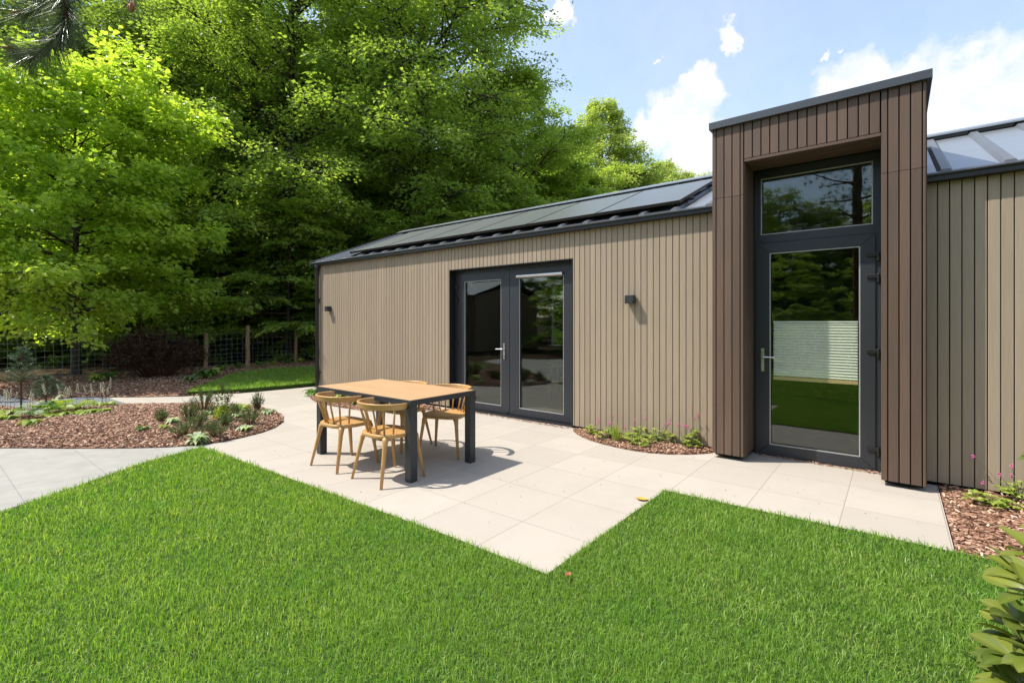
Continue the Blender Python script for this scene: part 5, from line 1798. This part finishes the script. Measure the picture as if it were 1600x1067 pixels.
for i, (px, py, r, n, mt) in enumerate([(322, 596, .26, 40, 'mid_leaf'), (336, 592, .24, 40, 'lime_leaf'), (348, 582, .2, 30, 'mid_leaf'), (372, 579, .2, 26, 'mid_leaf'), (425, 574, .2, 26, 'lime_leaf'), (448, 571, .2, 26, 'mid_leaf'),
                                        (470, 570, .18, 30, 'lime_leaf'), (405, 576, .2, 22, 'mid_leaf'), (172, 597, .22, 30, 'mid_leaf'), (150, 600, .2, 30, 'lime_leaf'), (298, 602, .2, 26, 'lav')]):
    labs = ['dark leafy sprout at the right foot of the russet bush', 'bright leafy sprout right beside the shaded grass strip', 'small green sprout under the half hidden post',
            'green sprout just left of the knotty fence post', 'pale sprout between the two right fence posts', 'green sprout left of the post nearest the house',
            'pale sprout at the foot of the post nearest the house', 'green sprout right of the knotty fence post', 'green sprout at the left foot of the russet bush', 'pale sprout beside the linden trunk', 'greyish sprout in front of the russet bush']
    rosette('woodland_sprout', px, py, far_z, r, n, M[mt], labs[i], 'leafy sprouts along the fence', 180 + i, 1.2, .45)


# the glossy shrub at the right picture edge
def glossy_shrub():
    rg = np.random.default_rng(12)
    bx_, by_ = CW(1.98, 1.66)
    t = empty('rhododendron', (bx_, by_, 0.008), 0, 'glossy yellow-green rhododendron with long oval leaves cut by the right picture edge', 'shrub')
    def W3(px, py, Z):
        x, y = at(px, Z)
        return np.array([x - bx_, y - by_, EYE + (503 - py) / 753 * Z])
    m = MB(); P, F, V = [], [], []
    def leaf(base, d, l, w, nrm):
        d = d / np.linalg.norm(d); s = np.cross(nrm, d); s /= np.linalg.norm(s); u_ = np.cross(d, s); b = len(P); K = 10; v = rg.random()
        curl = rg.uniform(.05, .3)
        for k in range(K + 1):
            f = k / K
            ww = w * .5 * (math.sin(math.pi * f ** 1.25) ** .75 if 0 < f < 1 else 0) + .002
            c = base + d * l * f - u_ * curl * l * f ** 2 + u_ * 0.03 * l * math.sin(f * 3)
            P.extend([c - s * ww + u_ * ww * .28, c - s * ww * .5 + u_ * ww * .08, c, c + s * ww * .5 + u_ * ww * .08, c + s * ww + u_ * ww * .28]); V.extend([v * .8, v * .8, min(1, v + .25), v * .8, v * .8])
        for k in range(K):
            for j in range(4): F.append((b + k * 5 + j, b + k * 5 + j + 1, b + k * 5 + j + 6, b + k * 5 + j + 5))
    whorls = [(1625, 875, 1.6), (1610, 925, 1.52), (1590, 978, 1.6), (1600, 900, 1.7), (1585, 1035, 1.55), (1575, 1080, 1.6), (1630, 1040, 1.45), (1600, 1010, 1.7), (1605, 1085, 1.5), (1655, 960, 1.7), (1690, 900, 1.75), (1700, 1000, 1.6), (1590, 1060, 1.6), (1660, 1100, 1.5),
              (1640, 722, 1.75), (1650, 792, 1.7), (1640, 838, 1.7), (1730, 850, 1.8), (1760, 960, 1.7), (1740, 760, 1.9)]
    for (px, py, Z) in whorls:
        c = W3(px, py, Z)
        root = np.array([rg.uniform(-.12, .12), rg.uniform(-.12, .12), 0])
        m.tube([tuple(root), tuple(root * .4 + c * .6 + np.array([0, 0, -.05])), tuple(c)], [.012, .008, .0045], 6, caps=False)
        n = rg.integers(10, 14)
        small = py < 850
        for i in range(n):
            az = i * 2.4 + rg.uniform(-.3, .3); tilt = rg.uniform(-.15, .75)
            d = np.array([math.cos(az), math.sin(az), tilt])
            leaf(c + np.array([0, 0, rg.uniform(-.02, .01)]), d, rg.uniform(.085, .125) * (.8 if small else 1.1), rg.uniform(.045, .060), np.array([rg.normal(0, .3), rg.normal(0, .3), 1]))
    m.build('stems', M['twig'], t)
    np_mesh('leaves', np.array(P), np.array(F).ravel(), np.full(len(F), 4), M['rhodo'], t, var=np.array(V), smooth=True)


glossy_shrub()

# neighbouring cabin behind the photographer's left, seen in the french doors
nx_, ny_ = -18.5, -5.0
t = empty('neighbour_cabin', (nx_, ny_, 0), math.radians(0), 'beige-clad neighbouring cabin behind the photographer, mirrored in the left french door', 'cabin')
mb = MB()
x = -3.0
while x < 3.0:
    mb.box(x, x + BW - .007, -.0, .02, .03, 2.7); x += BW
y = -5.0
while y < -0.02:
    mb.box(3.0, 3.02, y, y + BW - .007, .03, 2.7 + .6 * (1 - abs(y + 2.5) / 2.5)); y += BW
mb.build('wall', M['beige'], t)
MB().box(-2.99, 2.99, -4.99, -.01, 0, 2.68).build('wall_core', M['void'], t)
MB().extrude([(.3, 2.68), (.3, 2.74), (-2.5, 3.62), (-5.3, 2.74), (-5.3, 2.68), (-2.5, 3.56)], 'x', -3.2, 3.2).build('roof', M['roof'], t)
MB().box(-.6, .6, .021, .05, .05, 2.2).build('door', M['anth'], t)
